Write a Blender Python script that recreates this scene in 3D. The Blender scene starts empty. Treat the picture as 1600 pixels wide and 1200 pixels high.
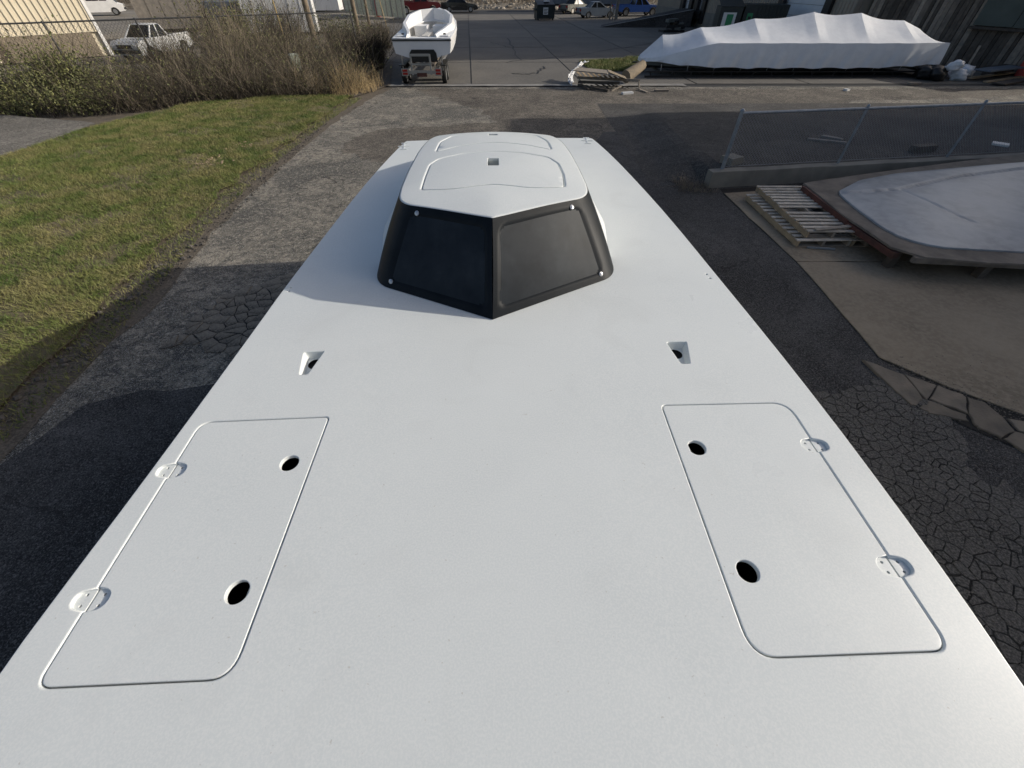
import bpy, bmesh, math, random
import numpy as np
from mathutils import Vector, Matrix
from mathutils.geometry import delaunay_2d_cdt

random.seed(7); RNG = np.random.default_rng(11)
S = bpy.context.scene
COL = S.collection
R = math.radians

# ------------------------------------------------------------------ camera
CAM_H = 3.6
PITCH = math.atan(620 / 600)
cd = bpy.data.cameras.new('camera'); cam = bpy.data.objects.new('camera', cd); COL.objects.link(cam)
cd.sensor_fit = 'HORIZONTAL'; cd.sensor_width = 36; cd.lens = 36 * 620 / 1600
cd.clip_start = 0.05; cd.clip_end = 1500
cam.location = (0, 0, CAM_H); cam.rotation_euler = (math.pi / 2 - PITCH, 0, 0)
S.camera = cam
S.render.resolution_x = 1024; S.render.resolution_y = 768

# ------------------------------------------------------------------ sky, sun, exposure
SUN = Vector((2.486, 0.30, 1.0)).normalized()
w = bpy.data.worlds.new('World'); S.world = w; w.use_nodes = True
wt = w.node_tree; bg = wt.nodes['Background']
sky = wt.nodes.new('ShaderNodeTexSky'); sky.sky_type = 'NISHITA'; sky.sun_disc = False
sky.sun_elevation = math.asin(SUN.z); sky.sun_rotation = math.atan2(SUN.x, SUN.y)
sky.air_density = 0.8; sky.dust_density = 3.4; sky.ozone_density = 0.5
wt.links.new(sky.outputs[0], bg.inputs[0]); bg.inputs[1].default_value = 0.11
sl = bpy.data.lights.new('sun', 'SUN'); so = bpy.data.objects.new('sun', sl); COL.objects.link(so)
sl.energy = 3.5; sl.angle = R(0.5); sl.color = (1.0, 0.93, 0.82)
so.rotation_euler = SUN.to_track_quat('Z', 'Y').to_euler(); so.location = (30, 4, 20)
S.view_settings.view_transform = 'Standard'; S.view_settings.look = 'None'
S.view_settings.gamma = 1; S.view_settings.use_curve_mapping = False
S.view_settings.exposure = 0.16

# ------------------------------------------------------------------ helpers
def tag(o, label=None, cat=None, group=None, kind=None):
    if label: o['label'] = label
    if cat: o['category'] = cat
    if group: o['group'] = group
    if kind: o['kind'] = kind
    return o

def empty(name, loc, rz=0, label=None, cat=None, group=None):
    o = bpy.data.objects.new(name, None); COL.objects.link(o)
    o.location = loc; o.rotation_euler = (0, 0, rz); o.empty_display_size = .2
    return tag(o, label, cat, group)

def mesh(name, v, f, m, parent=None, smooth=False, angle=None):
    me = bpy.data.meshes.new(name); me.from_pydata([tuple(p) for p in v], [], [tuple(q) for q in f])
    if m: me.materials.append(m)
    if smooth: me.shade_smooth()
    me.update()
    o = bpy.data.objects.new(name, me); COL.objects.link(o)
    if parent: o.parent = parent
    if angle is not None:
        bm = bmesh.new(); bm.from_mesh(me); bmesh.ops.recalc_face_normals(bm, faces=bm.faces)
        for e in bm.edges:
            e.smooth = not (len(e.link_faces) == 2 and e.calc_face_angle(0) > angle)
        for fc in bm.faces: fc.smooth = True
        bm.to_mesh(me); bm.free()
    return o

def twin(src, loc=None, rz=None, parent=None):
    o = src.copy(); COL.objects.link(o)
    if parent: o.parent = parent
    if loc is not None: o.location = loc
    if rz is not None: o.rotation_euler = (0, 0, rz)
    return o

def npmesh(name, V, F, m, parent=None):
    me = bpy.data.meshes.new(name)
    V = np.asarray(V, 'f4'); F = np.asarray(F, 'i4'); k = F.shape[1]
    me.vertices.add(len(V)); me.vertices.foreach_set('co', V.ravel())
    me.loops.add(F.size); me.loops.foreach_set('vertex_index', F.ravel())
    me.polygons.add(len(F)); me.polygons.foreach_set('loop_start', np.arange(0, F.size, k, dtype='i4'))
    me.polygons.foreach_set('loop_total', np.full(len(F), k, 'i4'))
    me.materials.append(m); me.update(); me.validate()
    o = bpy.data.objects.new(name, me); COL.objects.link(o)
    if parent: o.parent = parent
    return o

class MB:
    def __init__(s): s.v = []; s.f = []
    def add(s, v, f):
        n = len(s.v); s.v += [tuple(p) for p in v]; s.f += [tuple(i + n for i in q) for q in f]; return s
    def box(s, x0, x1, y0, y1, z0, z1):
        return s.add([(x0,y0,z0),(x1,y0,z0),(x1,y1,z0),(x0,y1,z0),(x0,y0,z1),(x1,y0,z1),(x1,y1,z1),(x0,y1,z1)],
                     [(3,2,1,0),(4,5,6,7),(0,1,5,4),(1,2,6,5),(2,3,7,6),(3,0,4,7)])
    def bar(s, p, q, wd, h, up=(0,0,1)):
        p = Vector(p); q = Vector(q); d = (q - p).normalized(); u = Vector(up)
        sd = d.cross(u)
        if sd.length < 1e-4: sd = d.cross(Vector((1,0,0)))
        sd.normalize(); u = sd.cross(d)
        a = sd * wd / 2; b = u * h / 2
        return s.add([p-a-b,p+a-b,p+a+b,p-a+b,q-a-b,q+a-b,q+a+b,q-a+b],
                     [(0,1,2,3),(7,6,5,4),(0,4,5,1),(1,5,6,2),(2,6,7,3),(3,7,4,0)])
    def tube(s, pts, r, n=6, cap=True):
        pts = [Vector(p) for p in pts]; k = len(pts)
        rs = r if isinstance(r, (list, tuple)) else [r] * k
        vs = []; fs = []
        for i, p in enumerate(pts):
            d = (pts[min(i+1,k-1)] - pts[max(i-1,0)]).normalized()
            a = d.cross(Vector((0,0,1)))
            if a.length < 1e-3: a = d.cross(Vector((0,1,0)))
            a.normalize(); b = d.cross(a)
            for j in range(n):
                t = 2*math.pi*j/n; vs.append(p + (a*math.cos(t) + b*math.sin(t))*rs[i])
        for i in range(k-1):
            for j in range(n):
                fs.append((i*n+j, i*n+(j+1)%n, (i+1)*n+(j+1)%n, (i+1)*n+j))
        if cap: fs += [tuple(range(n))[::-1], tuple((k-1)*n+j for j in range(n))]
        return s.add(vs, fs)
    def prism(s, poly, z0, z1):
        n = len(poly)
        return s.add([(x,y,z0) for x,y in poly] + [(x,y,z1) for x,y in poly],
                     [tuple(range(n))[::-1], tuple(range(n,2*n))] + [(i,(i+1)%n,n+(i+1)%n,n+i) for i in range(n)])
    def build(s, name, m, parent=None, smooth=False, angle=None):
        return mesh(name, s.v, s.f, m, parent, smooth, angle)

def area(p): return .5*sum(p[i][0]*p[(i+1)%len(p)][1]-p[(i+1)%len(p)][0]*p[i][1] for i in range(len(p)))
def ccw(p): return list(p) if area(p) > 0 else list(p)[::-1]
def offset(p, d):                                    # ccw polygon, positive = outwards
    out = []; n = len(p)
    for i in range(n):
        a = Vector(p[i-1]); b = Vector(p[i]); c = Vector(p[(i+1)%n])
        e1 = (b-a).normalized(); e2 = (c-b).normalized()
        n1 = Vector((e1.y,-e1.x)); n2 = Vector((e2.y,-e2.x)); m = n1+n2
        L = m.length
        m = m/L if L > 1e-6 else n1
        k = d/max(.35, m.dot(n1)); out.append((b.x+m.x*k, b.y+m.y*k))
    return out
def rounded(corners, radii, n=7):
    out = []; k = len(corners)
    for i in range(k):
        a = Vector(corners[i-1]); b = Vector(corners[i]); c = Vector(corners[(i+1)%k]); r = radii[i]
        p = b + (a-b).normalized()*r; q = b + (c-b).normalized()*r
        for j in range(n+1):
            t = j/n; out.append(tuple(p*(1-t)**2 + b*2*t*(1-t)*1.0 + q*t*t))
    return out
def inpoly(P, poly):
    P = np.asarray(P); x, y = P[:,0], P[:,1]; c = np.zeros(len(P), bool); n = len(poly)
    for i in range(n):
        x1,y1 = poly[i-1]; x2,y2 = poly[i]
        if y1 == y2: continue
        c ^= ((y1 > y) != (y2 > y)) & (x < (x2-x1)*(y-y1)/(y2-y1)+x1)
    return c
def distpoly(P, poly):
    P = np.asarray(P, float); d = np.full(len(P), 1e9)
    for i in range(len(poly)):
        a = np.array(poly[i-1]); b = np.array(poly[i]); ab = b-a; L = ab@ab
        if L < 1e-12: continue
        t = np.clip(((P-a)@ab)/L, 0, 1); d = np.minimum(d, np.linalg.norm(P-(a+t[:,None]*ab), axis=1))
    return d
def fill(outer, holes, step):
    pts = []; edges = []
    for lp in [outer]+holes:
        n = len(pts); pts += [Vector(p) for p in lp]; edges += [(n+i, n+(i+1)%len(lp)) for i in range(len(lp))]
    if step:
        xs = [p[0] for p in outer]; ys = [p[1] for p in outer]
        gx, gy = np.meshgrid(np.arange(min(xs), max(xs), step), np.arange(min(ys), max(ys), step))
        G = np.stack([gx.ravel(), gy.ravel()], 1); k = inpoly(G, outer)
        for h in holes: k &= ~inpoly(G, h)
        G = G[k]
        if len(G):
            d = distpoly(G, outer)
            for h in holes: d = np.minimum(d, distpoly(G, h))
            pts += [Vector(p) for p in G[d > step*.4]]
    v, e, f, *_ = delaunay_2d_cdt(pts, edges, [], 0, 1e-6)
    C = np.array([[sum(v[i][0] for i in q)/3, sum(v[i][1] for i in q)/3] for q in f])
    k = inpoly(C, outer)
    for h in holes: k &= ~inpoly(C, h)
    return v, [q for q, kk in zip(f, k) if kk]
def panel(name, outer, holes, zf, r, depth, m, parent, step=.25, rsteps=3):
    """a plate with rounded rims round its outline and round its holes"""
    outer = ccw(outer); holes = [ccw(h) for h in holes]
    v, f = fill(offset(outer, -r), [offset(h, r) for h in holes], step)
    V = [(p[0], p[1], zf(p[0], p[1])) for p in v]; F = [tuple(q) for q in f]
    for lp, sg in [(outer, 1)]+[(h, -1) for h in holes]:
        prof = [(-r + r*math.sin(a), -(r - r*math.cos(a))) for a in [math.pi/2*i/rsteps for i in range(rsteps+1)]] + [(0, -depth)]
        prev = None
        for (d, z) in prof:
            lq = offset(lp, sg*d) if abs(d) > 1e-9 else lp
            n0 = len(V); V += [(x, y, zf(x, y)+z) for x, y in lq]; n = len(lq)
            if prev is not None:
                for i in range(n):
                    q = (prev+i, prev+(i+1)%n, n0+(i+1)%n, n0+i); F.append(q[::-1] if sg > 0 else q)
            prev = n0
    o = mesh(name, V, F, m, parent)
    bm = bmesh.new(); bm.from_mesh(o.data); bmesh.ops.remove_doubles(bm, verts=bm.verts, dist=2e-4)
    bmesh.ops.recalc_face_normals(bm, faces=bm.faces)
    fz = max(bm.faces, key=lambda q: q.calc_area())
    if fz.normal.z < 0: bmesh.ops.reverse_faces(bm, faces=bm.faces)
    for q in bm.faces: q.smooth = True
    for e in bm.edges:
        if len(e.link_faces) == 2 and e.calc_face_angle(0) > R(50): e.smooth = False
    bm.to_mesh(o.data); bm.free()
    wn = o.modifiers.new('wn', 'WEIGHTED_NORMAL'); wn.mode = 'FACE_AREA'; wn.weight = 100; wn.keep_sharp = True
    return o
def circle(cx, cy, r, n=24): return [(cx+r*math.cos(2*math.pi*i/n), cy+r*math.sin(2*math.pi*i/n)) for i in range(n)]
def px(x, y, z=0.0):                                  # measured pixel of the 1600 px photo -> point of the place at height z
    u, v = x-800, y-600; c, s = math.cos(PITCH), math.sin(PITCH)
    t = (CAM_H-z)/(620*s+v*c); return (u*t, (620*c-v*s)*t)
def sstep(a, b, x):
    t = np.clip((x-a)/(b-a), 0, 1); return t*t*(3-2*t)

# ------------------------------------------------------------------ materials
def material(name, col, rough=.6, col2=None, scale=4, detail=5, lo=.35, hi=.65, bump=0, bscale=60, metal=0, spec=.5, rand=0, col3=None, scale3=40, amt3=.5, coat=0):
    m = bpy.data.materials.new(name); m.use_nodes = True; t = m.node_tree; N = t.nodes; L = t.links
    b = N['Principled BSDF']; b.inputs['Roughness'].default_value = rough; b.inputs['Metallic'].default_value = metal
    b.inputs['Specular IOR Level'].default_value = spec; b.inputs['Coat Weight'].default_value = coat
    tc = N.new('ShaderNodeTexCoord'); src = None
    b.inputs['Base Color'].default_value = (*col, 1)
    def noise(sc, de):
        n = N.new('ShaderNodeTexNoise'); n.inputs['Scale'].default_value = sc; n.inputs['Detail'].default_value = de
        n.inputs['Roughness'].default_value = .6; L.new(tc.outputs['Object'], n.inputs['Vector']); return n
    def ramp(inp, a, c):
        r = N.new('ShaderNodeMapRange'); r.inputs[1].default_value = a; r.inputs[2].default_value = c; L.new(inp, r.inputs[0]); return r.outputs[0]
    def mix(fac, a, c, mode='MIX'):
        x = N.new('ShaderNodeMix'); x.data_type = 'RGBA'; x.blend_type = mode
        if hasattr(fac, 'node'): L.new(fac, x.inputs[0])
        else: x.inputs[0].default_value = fac
        for s_, q in ((6, a), (7, c)):
            if hasattr(q, 'node'): L.new(q, x.inputs[s_])
            else: x.inputs[s_].default_value = (*q, 1)
        return x.outputs[2]
    src = col
    if col2: src = mix(ramp(noise(scale, detail).outputs[0], lo, hi), src, col2)
    if col3:
        f = N.new('ShaderNodeMath'); f.operation = 'MULTIPLY'; f.inputs[1].default_value = amt3
        L.new(ramp(noise(scale3, 3).outputs[0], .42, .62), f.inputs[0]); src = mix(f.outputs[0], src, col3)
    if rand:
        oi = N.new('ShaderNodeObjectInfo'); r = N.new('ShaderNodeMapRange'); r.inputs[3].default_value = 1-rand; r.inputs[4].default_value = 1+rand
        L.new(oi.outputs['Random'], r.inputs[0]); h = N.new('ShaderNodeHueSaturation'); L.new(r.outputs[0], h.inputs['Value'])
        if hasattr(src, 'node'): L.new(src, h.inputs['Color'])
        else: h.inputs['Color'].default_value = (*src, 1)
        src = h.outputs[0]
    if hasattr(src, 'node'): L.new(src, b.inputs['Base Color'])
    if bump:
        bn = N.new('ShaderNodeBump'); bn.inputs['Strength'].default_value = min(1, bump); bn.inputs['Distance'].default_value = .02
        L.new(noise(bscale, 4).outputs[0], bn.inputs['Height']); L.new(bn.outputs[0], b.inputs['Normal'])
    m['_tc'] = 1
    return m

M = {}
M['gel'] = material('white_gelcoat', (.70,.738,.738), .36, (.655,.694,.696), 1.6, 6, .3, .75, col3=(.79,.81,.80), scale3=120, amt3=.55, spec=.4, bump=.05, bscale=420)
def gel_wear(m):
    t = m.node_tree; N = t.nodes; L = t.links; b = N['Principled BSDF']; tc = N.new('ShaderNodeTexCoord').outputs['Object']
    def noise(sc, de, di=0):
        n = N.new('ShaderNodeTexNoise'); n.inputs['Scale'].default_value = sc; n.inputs['Detail'].default_value = de; n.inputs['Distortion'].default_value = di; L.new(tc, n.inputs['Vector']); return n.outputs[0]
    def rng(i, a, c, o0, o1):
        r = N.new('ShaderNodeMapRange'); r.inputs[1].default_value = a; r.inputs[2].default_value = c; r.inputs[3].default_value = o0; r.inputs[4].default_value = o1; L.new(i, r.inputs[0]); return r.outputs[0]
    L.new(rng(noise(1.3, 9, .6), .3, .7, .27, .50), b.inputs['Roughness'])
    src = b.inputs['Base Color'].links[0].from_socket
    x = N.new('ShaderNodeMix'); x.data_type = 'RGBA'; L.new(rng(noise(2.4, 10, 1.2), .56, .74, 0, .15), x.inputs[0]); L.new(src, x.inputs[6]); x.inputs[7].default_value = (.55,.57,.565,1)
    y = N.new('ShaderNodeMix'); y.data_type = 'RGBA'; L.new(rng(noise(55, 2), .735, .77, 0, .45), y.inputs[0]); L.new(x.outputs[2], y.inputs[6]); y.inputs[7].default_value = (.42,.40,.36,1)
    L.new(y.outputs[2], b.inputs['Base Color'])
gel_wear(M['gel'])
M['shield'] = material('black_primer', (.005,.0075,.0105), .5, (.013,.017,.0215), 3.2, 9, .42, .72, col3=(.008,.011,.015), scale3=14, amt3=.6, spec=.14)
M['pane'] = material('sanded_black_pane', (.008,.012,.017), .45, (.034,.042,.050), 2.2, 10, .42, .74, col3=(.015,.020,.026), scale3=7, amt3=.7, spec=.18)
M['dark'] = material('painted_dark_inside', (.012,.012,.013), .9)  # near-black that paints in the shade inside deck and roof openings
M['screw'] = material('zinc_washer', (.55,.56,.58), .35, metal=.8)
M['wood'] = material('weathered_wood', (.30,.26,.21), .85, (.20,.175,.15), 7, 6, bump=.3, bscale=50, rand=.22)
M['slat'] = material('pale_pallet_slat', (.56,.50,.42), .85, (.40,.355,.30), 7, 6, bump=.3, bscale=50, rand=.22)
M['woodnew'] = material('yellow_wood', (.38,.29,.185), .8, (.28,.215,.14), 6, 6, bump=.2, rand=.15)
M['wooddark'] = material('dark_wood', (.10,.085,.07), .9, (.06,.05,.042), 5, 6, bump=.3, rand=.3)
M['ply'] = material('grey_plywood', (.25,.23,.21), .85, (.17,.16,.15), 4, 6)
M['steel'] = material('galvanised_steel', (.30,.33,.37), .5, (.22,.25,.28), 9, 4, metal=.5)
M['fencedark'] = material('dark_fence_steel', (.06,.062,.065), .6, metal=.3)
M['black'] = material('black_paint', (.012,.012,.013), .45)
M['rubber'] = material('tyre_rubber', (.015,.015,.015), .85)
M['rim'] = material('wheel_rim', (.35,.36,.37), .35, metal=.7)
M['glass'] = material('car_glass', (.01,.012,.014), .12, spec=.25)
M['red'] = material('dark_red_paint', (.10,.008,.012), .25, coat=.5)
M['navy'] = material('black_car_paint', (.008,.009,.012), .2, coat=.6)
M['bluep'] = material('blue_truck_paint', (.015,.07,.28), .35, coat=.3)
M['slate'] = material('grey_blue_car_paint', (.12,.15,.19), .4, (.10,.125,.16), 3)
M['white'] = material('white_paint', (.78,.78,.77), .4, (.70,.70,.69), 2)
M['silver'] = material('silver_truck_paint', (.52,.53,.53), .6, (.44,.45,.46), 3, spec=.3)
M['lampr'] = material('red_lens', (.3,.01,.01), .3)
M['lampw'] = material('clear_lens', (.6,.6,.58), .2)
M['hullw'] = material('boat_white_hull', (.75,.76,.77), .3, (.70,.71,.73), 1.5)
M['upholst'] = material('pale_boat_interior', (.62,.60,.55), .6, (.55,.53,.49), 4)
M['grime'] = material('dirty_hull', (.13,.14,.13), .7, (.07,.075,.07), 2, 6)
def tarp_mat():
    m = material('shrink_wrap', (.78,.80,.83), .45, (.70,.73,.77), .9, 6, .3, .7, col3=(.62,.64,.68), scale3=3.5, amt3=.35, bump=.35, bscale=3.5)
    return m
M['tarp'] = tarp_mat()
M['plastic'] = material('torn_plastic', (.75,.77,.80), .35, (.62,.64,.68), 6, bump=.3, bscale=20)
M['mold'] = material('grey_gelcoat_mold', (.31,.335,.36), .40, (.22,.24,.265), .9, 9, .42, .60, col3=(.38,.40,.415), scale3=5, amt3=.5, spec=.5)
M['flange'] = material('mold_flange', (.20,.17,.14), .8, (.11,.095,.08), 3, 6, bump=.3, bscale=20)
M['moldred'] = material('red_brown_resin', (.13,.045,.032), .75, (.06,.028,.022), 4, 6)
M['concwall'] = material('retaining_wall_concrete', (.255,.24,.205), .9, (.17,.16,.14), 1.8, 8, .35, .7, bump=.3, bscale=30)
M['metalwall'] = material('cream_metal_siding', (.64,.58,.45), .55, (.58,.52,.40), .6, 4)
M['block'] = material('brown_block_base', (.24,.20,.15), .9, (.19,.16,.12), 2, 6, bump=.2)
M['tanwall'] = material('tan_dock_wall', (.30,.27,.22), .7, (.25,.225,.19), .8, 5)
M['dockblock'] = material('dock_base_block', (.20,.19,.165), .9, (.15,.145,.13), 1.5, 6)
M['doorw'] = material('white_overhead_door', (.60,.64,.68), .5, (.54,.58,.62), 1)
M['greenp'] = material('grey_green_sheet', (.075,.095,.085), .65, (.05,.065,.058), .8, 6, bump=.1)
M['greenbox'] = material('dark_green_container', (.015,.025,.026), .5, (.010,.017,.018), 3)
M['sign'] = material('white_sign', (.62,.63,.63), .5)
M['signg'] = material('green_sign', (.02,.22,.09), .5)
M['pole'] = material('utility_pole_wood', (.23,.185,.13), .9, (.14,.11,.08), 5, 6)
M['polelt'] = material('yellow_guard', (.40,.30,.14), .7)
M['box'] = material('pale_green_pedestal', (.34,.37,.31), .7, (.25,.28,.23), 6)
M['rust'] = material('red_post_paint', (.40,.06,.045), .7)
M['twig'] = material('brown_twigs', (.125,.104,.076), .9, (.05,.042,.032), 1.0)
M['twig2'] = material('pale_twigs', (.26,.22,.165), .9, (.15,.125,.092), 2)
M['twig3'] = material('dark_twigs', (.045,.036,.028), .9, (.03,.024,.019), 3)
M['leaf'] = material('olive_leaves', (.080,.098,.035), .7, (.13,.13,.045), 2.5)
M['leaf2'] = material('yellow_green_leaves', (.17,.17,.06), .7, (.09,.11,.035), 2.5)
M['straw'] = material('dry_grass', (.36,.28,.15), .9, (.27,.20,.11), 3)
M['bark'] = material('grey_bark', (.15,.12,.09), .9, (.08,.065,.05), 8, bump=.4)
M['grass'] = material('lawn_blades', (.082,.125,.030), .6, (.175,.198,.062), 1.3, 9, .36, .64, col3=(.29,.25,.12), scale3=2.1, amt3=.6, spec=.25)
M['soil'] = material('lawn_soil', (.10,.088,.045), .95, (.19,.15,.095), 2, 8, bump=.6, bscale=25)
M['dirt'] = material('verge_dirt', (.115,.092,.068), .95, (.065,.055,.043), 2.2, 9, .35, .65, col3=(.21,.18,.14), scale3=30, amt3=.5, bump=.9, bscale=28)
M['yard'] = material('gravel_yard', (.24,.215,.18), .95, (.15,.14,.12), .4, 8, bump=.4, bscale=12)
M['rock'] = material('pale_rock', (.40,.36,.30), .9, (.26,.23,.19), 3, rand=.3)
M['stone'] = material('verge_stone', (.15,.135,.115), .9, (.09,.08,.07), 6, rand=.3)
M['scrub'] = material('hill_scrub', (.16,.125,.08), .95, (.08,.065,.045), .35, 9, col3=(.34,.30,.24), scale3=1.4, amt3=.8)
M['slab'] = material('lot_concrete', (.135,.125,.11), .85, (.085,.08,.072), .35, 9, .35, .7, col3=(.22,.21,.19), scale3=9, amt3=.25, rand=.14, bump=.2, bscale=30)
M['tar'] = material('tar_line', (.022,.022,.022), .7)
M['apron'] = material('apron_concrete', (.30,.245,.176), .85, (.17,.138,.099), .8, 14, .32, .68, col3=(.32,.27,.20), scale3=16, amt3=.5, bump=.25, bscale=60)
M['piece'] = material('broken_concrete', (.21,.175,.135), .9, (.12,.105,.085), 3, 6, bump=.4, bscale=40, rand=.2)
M['plate'] = material('alligator_asphalt', (.078,.074,.069), .88, (.040,.038,.036), 1.6, 9, col3=(.23,.215,.195), scale3=52, amt3=.6, bump=.8, bscale=110, rand=.18)
M['plate2'] = material('worn_asphalt_plate', (.19,.17,.14), .88, (.055,.051,.046), 2.4, 10, .42, .6, col3=(.30,.27,.22), scale3=46, amt3=.55, bump=.8, bscale=90, rand=.08)
M['crack'] = material('crack_dirt', (.018,.017,.016), .95, bump=.5)
M['gutter'] = material('gutter_concrete', (.26,.255,.24), .85, (.16,.155,.15), 1.5, 8)
M['cardboard'] = material('cardboard', (.25,.20,.14), .85, (.17,.14,.10), 3)

def asphalt(name, light, dark, patch_scale, lo, hi, agg=.5, crack=.0, k_=1.0):
    m = bpy.data.materials.new(name); m.use_nodes = True; t = m.node_tree; N = t.nodes; L = t.links; b = N['Principled BSDF']
    tc = N.new('ShaderNodeTexCoord').outputs['Object']; b.inputs['Roughness'].default_value = .88; b.inputs['Specular IOR Level'].default_value = .3
    def noise(sc, de, dist=0):
        n = N.new('ShaderNodeTexNoise'); n.inputs['Scale'].default_value = sc; n.inputs['Detail'].default_value = de; n.inputs['Distortion'].default_value = dist
        n.inputs['Roughness'].default_value = .62; L.new(tc, n.inputs['Vector']); return n.outputs[0]
    def rng(i, a, c, o0=0, o1=1):
        r = N.new('ShaderNodeMapRange'); r.inputs[1].default_value = a; r.inputs[2].default_value = c; r.inputs[3].default_value = o0; r.inputs[4].default_value = o1; L.new(i, r.inputs[0]); return r.outputs[0]
    def mix(f, a, c, mode='MIX'):
        x = N.new('ShaderNodeMix'); x.data_type = 'RGBA'; x.blend_type = mode
        L.new(f, x.inputs[0]) if hasattr(f, 'node') else setattr(x.inputs[0], 'default_value', f)
        for k, q in ((6, a), (7, c)):
            L.new(q, x.inputs[k]) if hasattr(q, 'node') else setattr(x.inputs[k], 'default_value', (*q, 1))
        return x.outputs[2]
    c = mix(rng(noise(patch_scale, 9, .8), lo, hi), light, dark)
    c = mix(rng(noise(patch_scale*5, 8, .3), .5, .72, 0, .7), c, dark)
    c = mix(rng(noise(3.1, 10, 1.0), .49, .60, 0, .8*k_), c, dark); c = mix(rng(noise(7, 9, .5), .50, .62, 0, .8*k_), c, tuple(q*.7 for q in dark))
    c = mix(rng(noise(13, 8), .53, .64, 0, .75*k_), c, tuple(min(.55, q*1.5) for q in light)); c = mix(rng(noise(27, 5), .52, .62, 0, .75*k_), c, tuple(q*.45 for q in dark))
    c = mix(rng(noise(46, 2), .57, .63, 0, .55), c, tuple(min(.5, q*2.2) for q in light)); c = mix(rng(noise(38, 2), .57, .63, 0, .8), c, tuple(q*.3 for q in dark))
    g = noise(85, 3); c = mix(rng(g, .52, .68, 0, agg), c, tuple(min(.5, q*2.1) for q in light))
    c = mix(rng(g, .48, .36, 0, agg*.8), c, tuple(q*.35 for q in dark))
    if crack:
        vo = N.new('ShaderNodeTexVoronoi'); vo.feature = 'DISTANCE_TO_EDGE'; vo.inputs['Scale'].default_value = 1.1
        mv = N.new('ShaderNodeVectorMath'); mv.operation = 'MULTIPLY_ADD'
        nn = N.new('ShaderNodeTexNoise'); nn.inputs['Scale'].default_value = 2.5; nn.inputs['Detail'].default_value = 6; L.new(tc, nn.inputs['Vector'])
        L.new(nn.outputs[1], mv.inputs[0]); mv.inputs[1].default_value = (.7,.7,0); L.new(tc, mv.inputs[2]); L.new(mv.outputs[0], vo.inputs['Vector'])
        k = N.new('ShaderNodeMath'); k.operation = 'MULTIPLY'; L.new(rng(vo.outputs[0], .016, .003, 0, .7), k.inputs[0]); L.new(rng(noise(.35, 4), .45, .6), k.inputs[1])
        c = mix(k.outputs[0], c, (.012,.012,.012))
    L.new(c, b.inputs['Base Color'])
    bn = N.new('ShaderNodeBump'); bn.inputs['Strength'].default_value = .8; bn.inputs['Distance'].default_value = .012; L.new(g, bn.inputs['Height']); L.new(bn.outputs[0], b.inputs['Normal'])
    return m
M['drive'] = asphalt('worn_driveway', (.31,.275,.22), (.052,.048,.042), .55, .42, .60, .6, .6)
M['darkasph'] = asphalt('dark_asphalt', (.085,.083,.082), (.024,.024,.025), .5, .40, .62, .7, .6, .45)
M['upper'] = asphalt('upper_lot_asphalt', (.095,.091,.086), (.027,.027,.027), .45, .38, .62, .6, .8, .6)
M['worn'] = asphalt('brown_worn_asphalt', (.185,.165,.138), (.040,.037,.034), .7, .40, .62, .6, .6)
M['patch'] = asphalt('side_patch_asphalt', (.23,.215,.19), (.11,.105,.095), .5, .45, .6, .4, .6)

def sheet(name, poly, z, m, kind='structure', parent=None, step=0, zf=None):
    v, f = fill(ccw(poly), [], step)
    o = mesh(name, [(p[0], p[1], (zf(p[0], p[1]) if zf else 0)+z) for p in v], f, m, parent)
    if o.data.polygons[0].normal.z < 0: o.data.flip_normals()
    if kind and not parent: o['kind'] = kind
    return o
def jag(poly, amp=.12, n=10, seed=1):
    r = random.Random(seed); out = []
    for i in range(len(poly)):
        a = poly[i]; b = poly[(i+1)%len(poly)]; L = math.dist(a, b); k = max(1, int(n*L/5))
        for j in range(k):
            t = j/k; out.append((a[0]*(1-t)+b[0]*t+r.uniform(-amp,amp), a[1]*(1-t)+b[1]*t+r.uniform(-amp,amp)))
    return out

def dens_poly(p, L=.3):
    out = []
    for i in range(len(p)):
        a, b = p[i], p[(i+1)%len(p)]; k = max(1, int(math.dist(a,b)/L))
        out += [(a[0]+(b[0]-a[0])*j/k, a[1]+(b[1]-a[1])*j/k) for j in range(k)]
    return out
def rocks(name, pts, smin, smax, m, seed, label, cat):
    r = random.Random(seed); mb = MB()
    for (x, y, z) in pts:
        s = r.uniform(smin, smax); a = r.uniform(0, 6.3); ico = []
        for (p, q) in ((1.0,.0),(.55,.75)):
            for k in range(6):
                t = a+k*math.pi/3+q*.3; rad = s*p*r.uniform(.7,1.15); ico.append((x+rad*math.cos(t), y+rad*math.sin(t)*.8, z+s*q*.6))
        mb.add(ico, [(k, (k+1)%6, 6+(k+1)%6, 6+k) for k in range(6)]+[(6,7,8,9,10,11)])
    o = mb.build(name, m); tag(o, label, cat, kind='stuff'); return o
# ================================================================== GROUND
sheet('ground', [(-300,-60),(300,-60),(300,500),(-300,500)], -.03, M['yard'])
DRIVE = [(-6.4,-14),(-5.85,0),(-5.8,2.6),(-5.75,3.8),(-6.0,6.1),(-6.2,8.4),(-6.35,11.6),(-6.35,15.8),(-6.0,19.5),(-5.6,22.4),(24,22.6),(24,-14)]
drive = sheet('driveway', jag(DRIVE, .1, 9, 3), 0, M['drive'])
DARKSTRIP = [(2.0,-8),(2.6,2.0),(3.0,6.0),(3.2,9),(2.4,12.5),(2.9,15.0),(5.6,15.2),(24,18.5),(24,-8)]
sheet('asphalt_strip', jag(DARKSTRIP, .18, 9, 8), .004, M['darkasph'])
WORN = [px(*q) for q in [(648,139),(700,156),(744,172),(776,189),(700,196),(610,200),(556,214),(538,238),(575,250),(640,262),(900,262),(1010,262),(1060,200),(1300,160),(1600,150),(1600,139)]]
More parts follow.
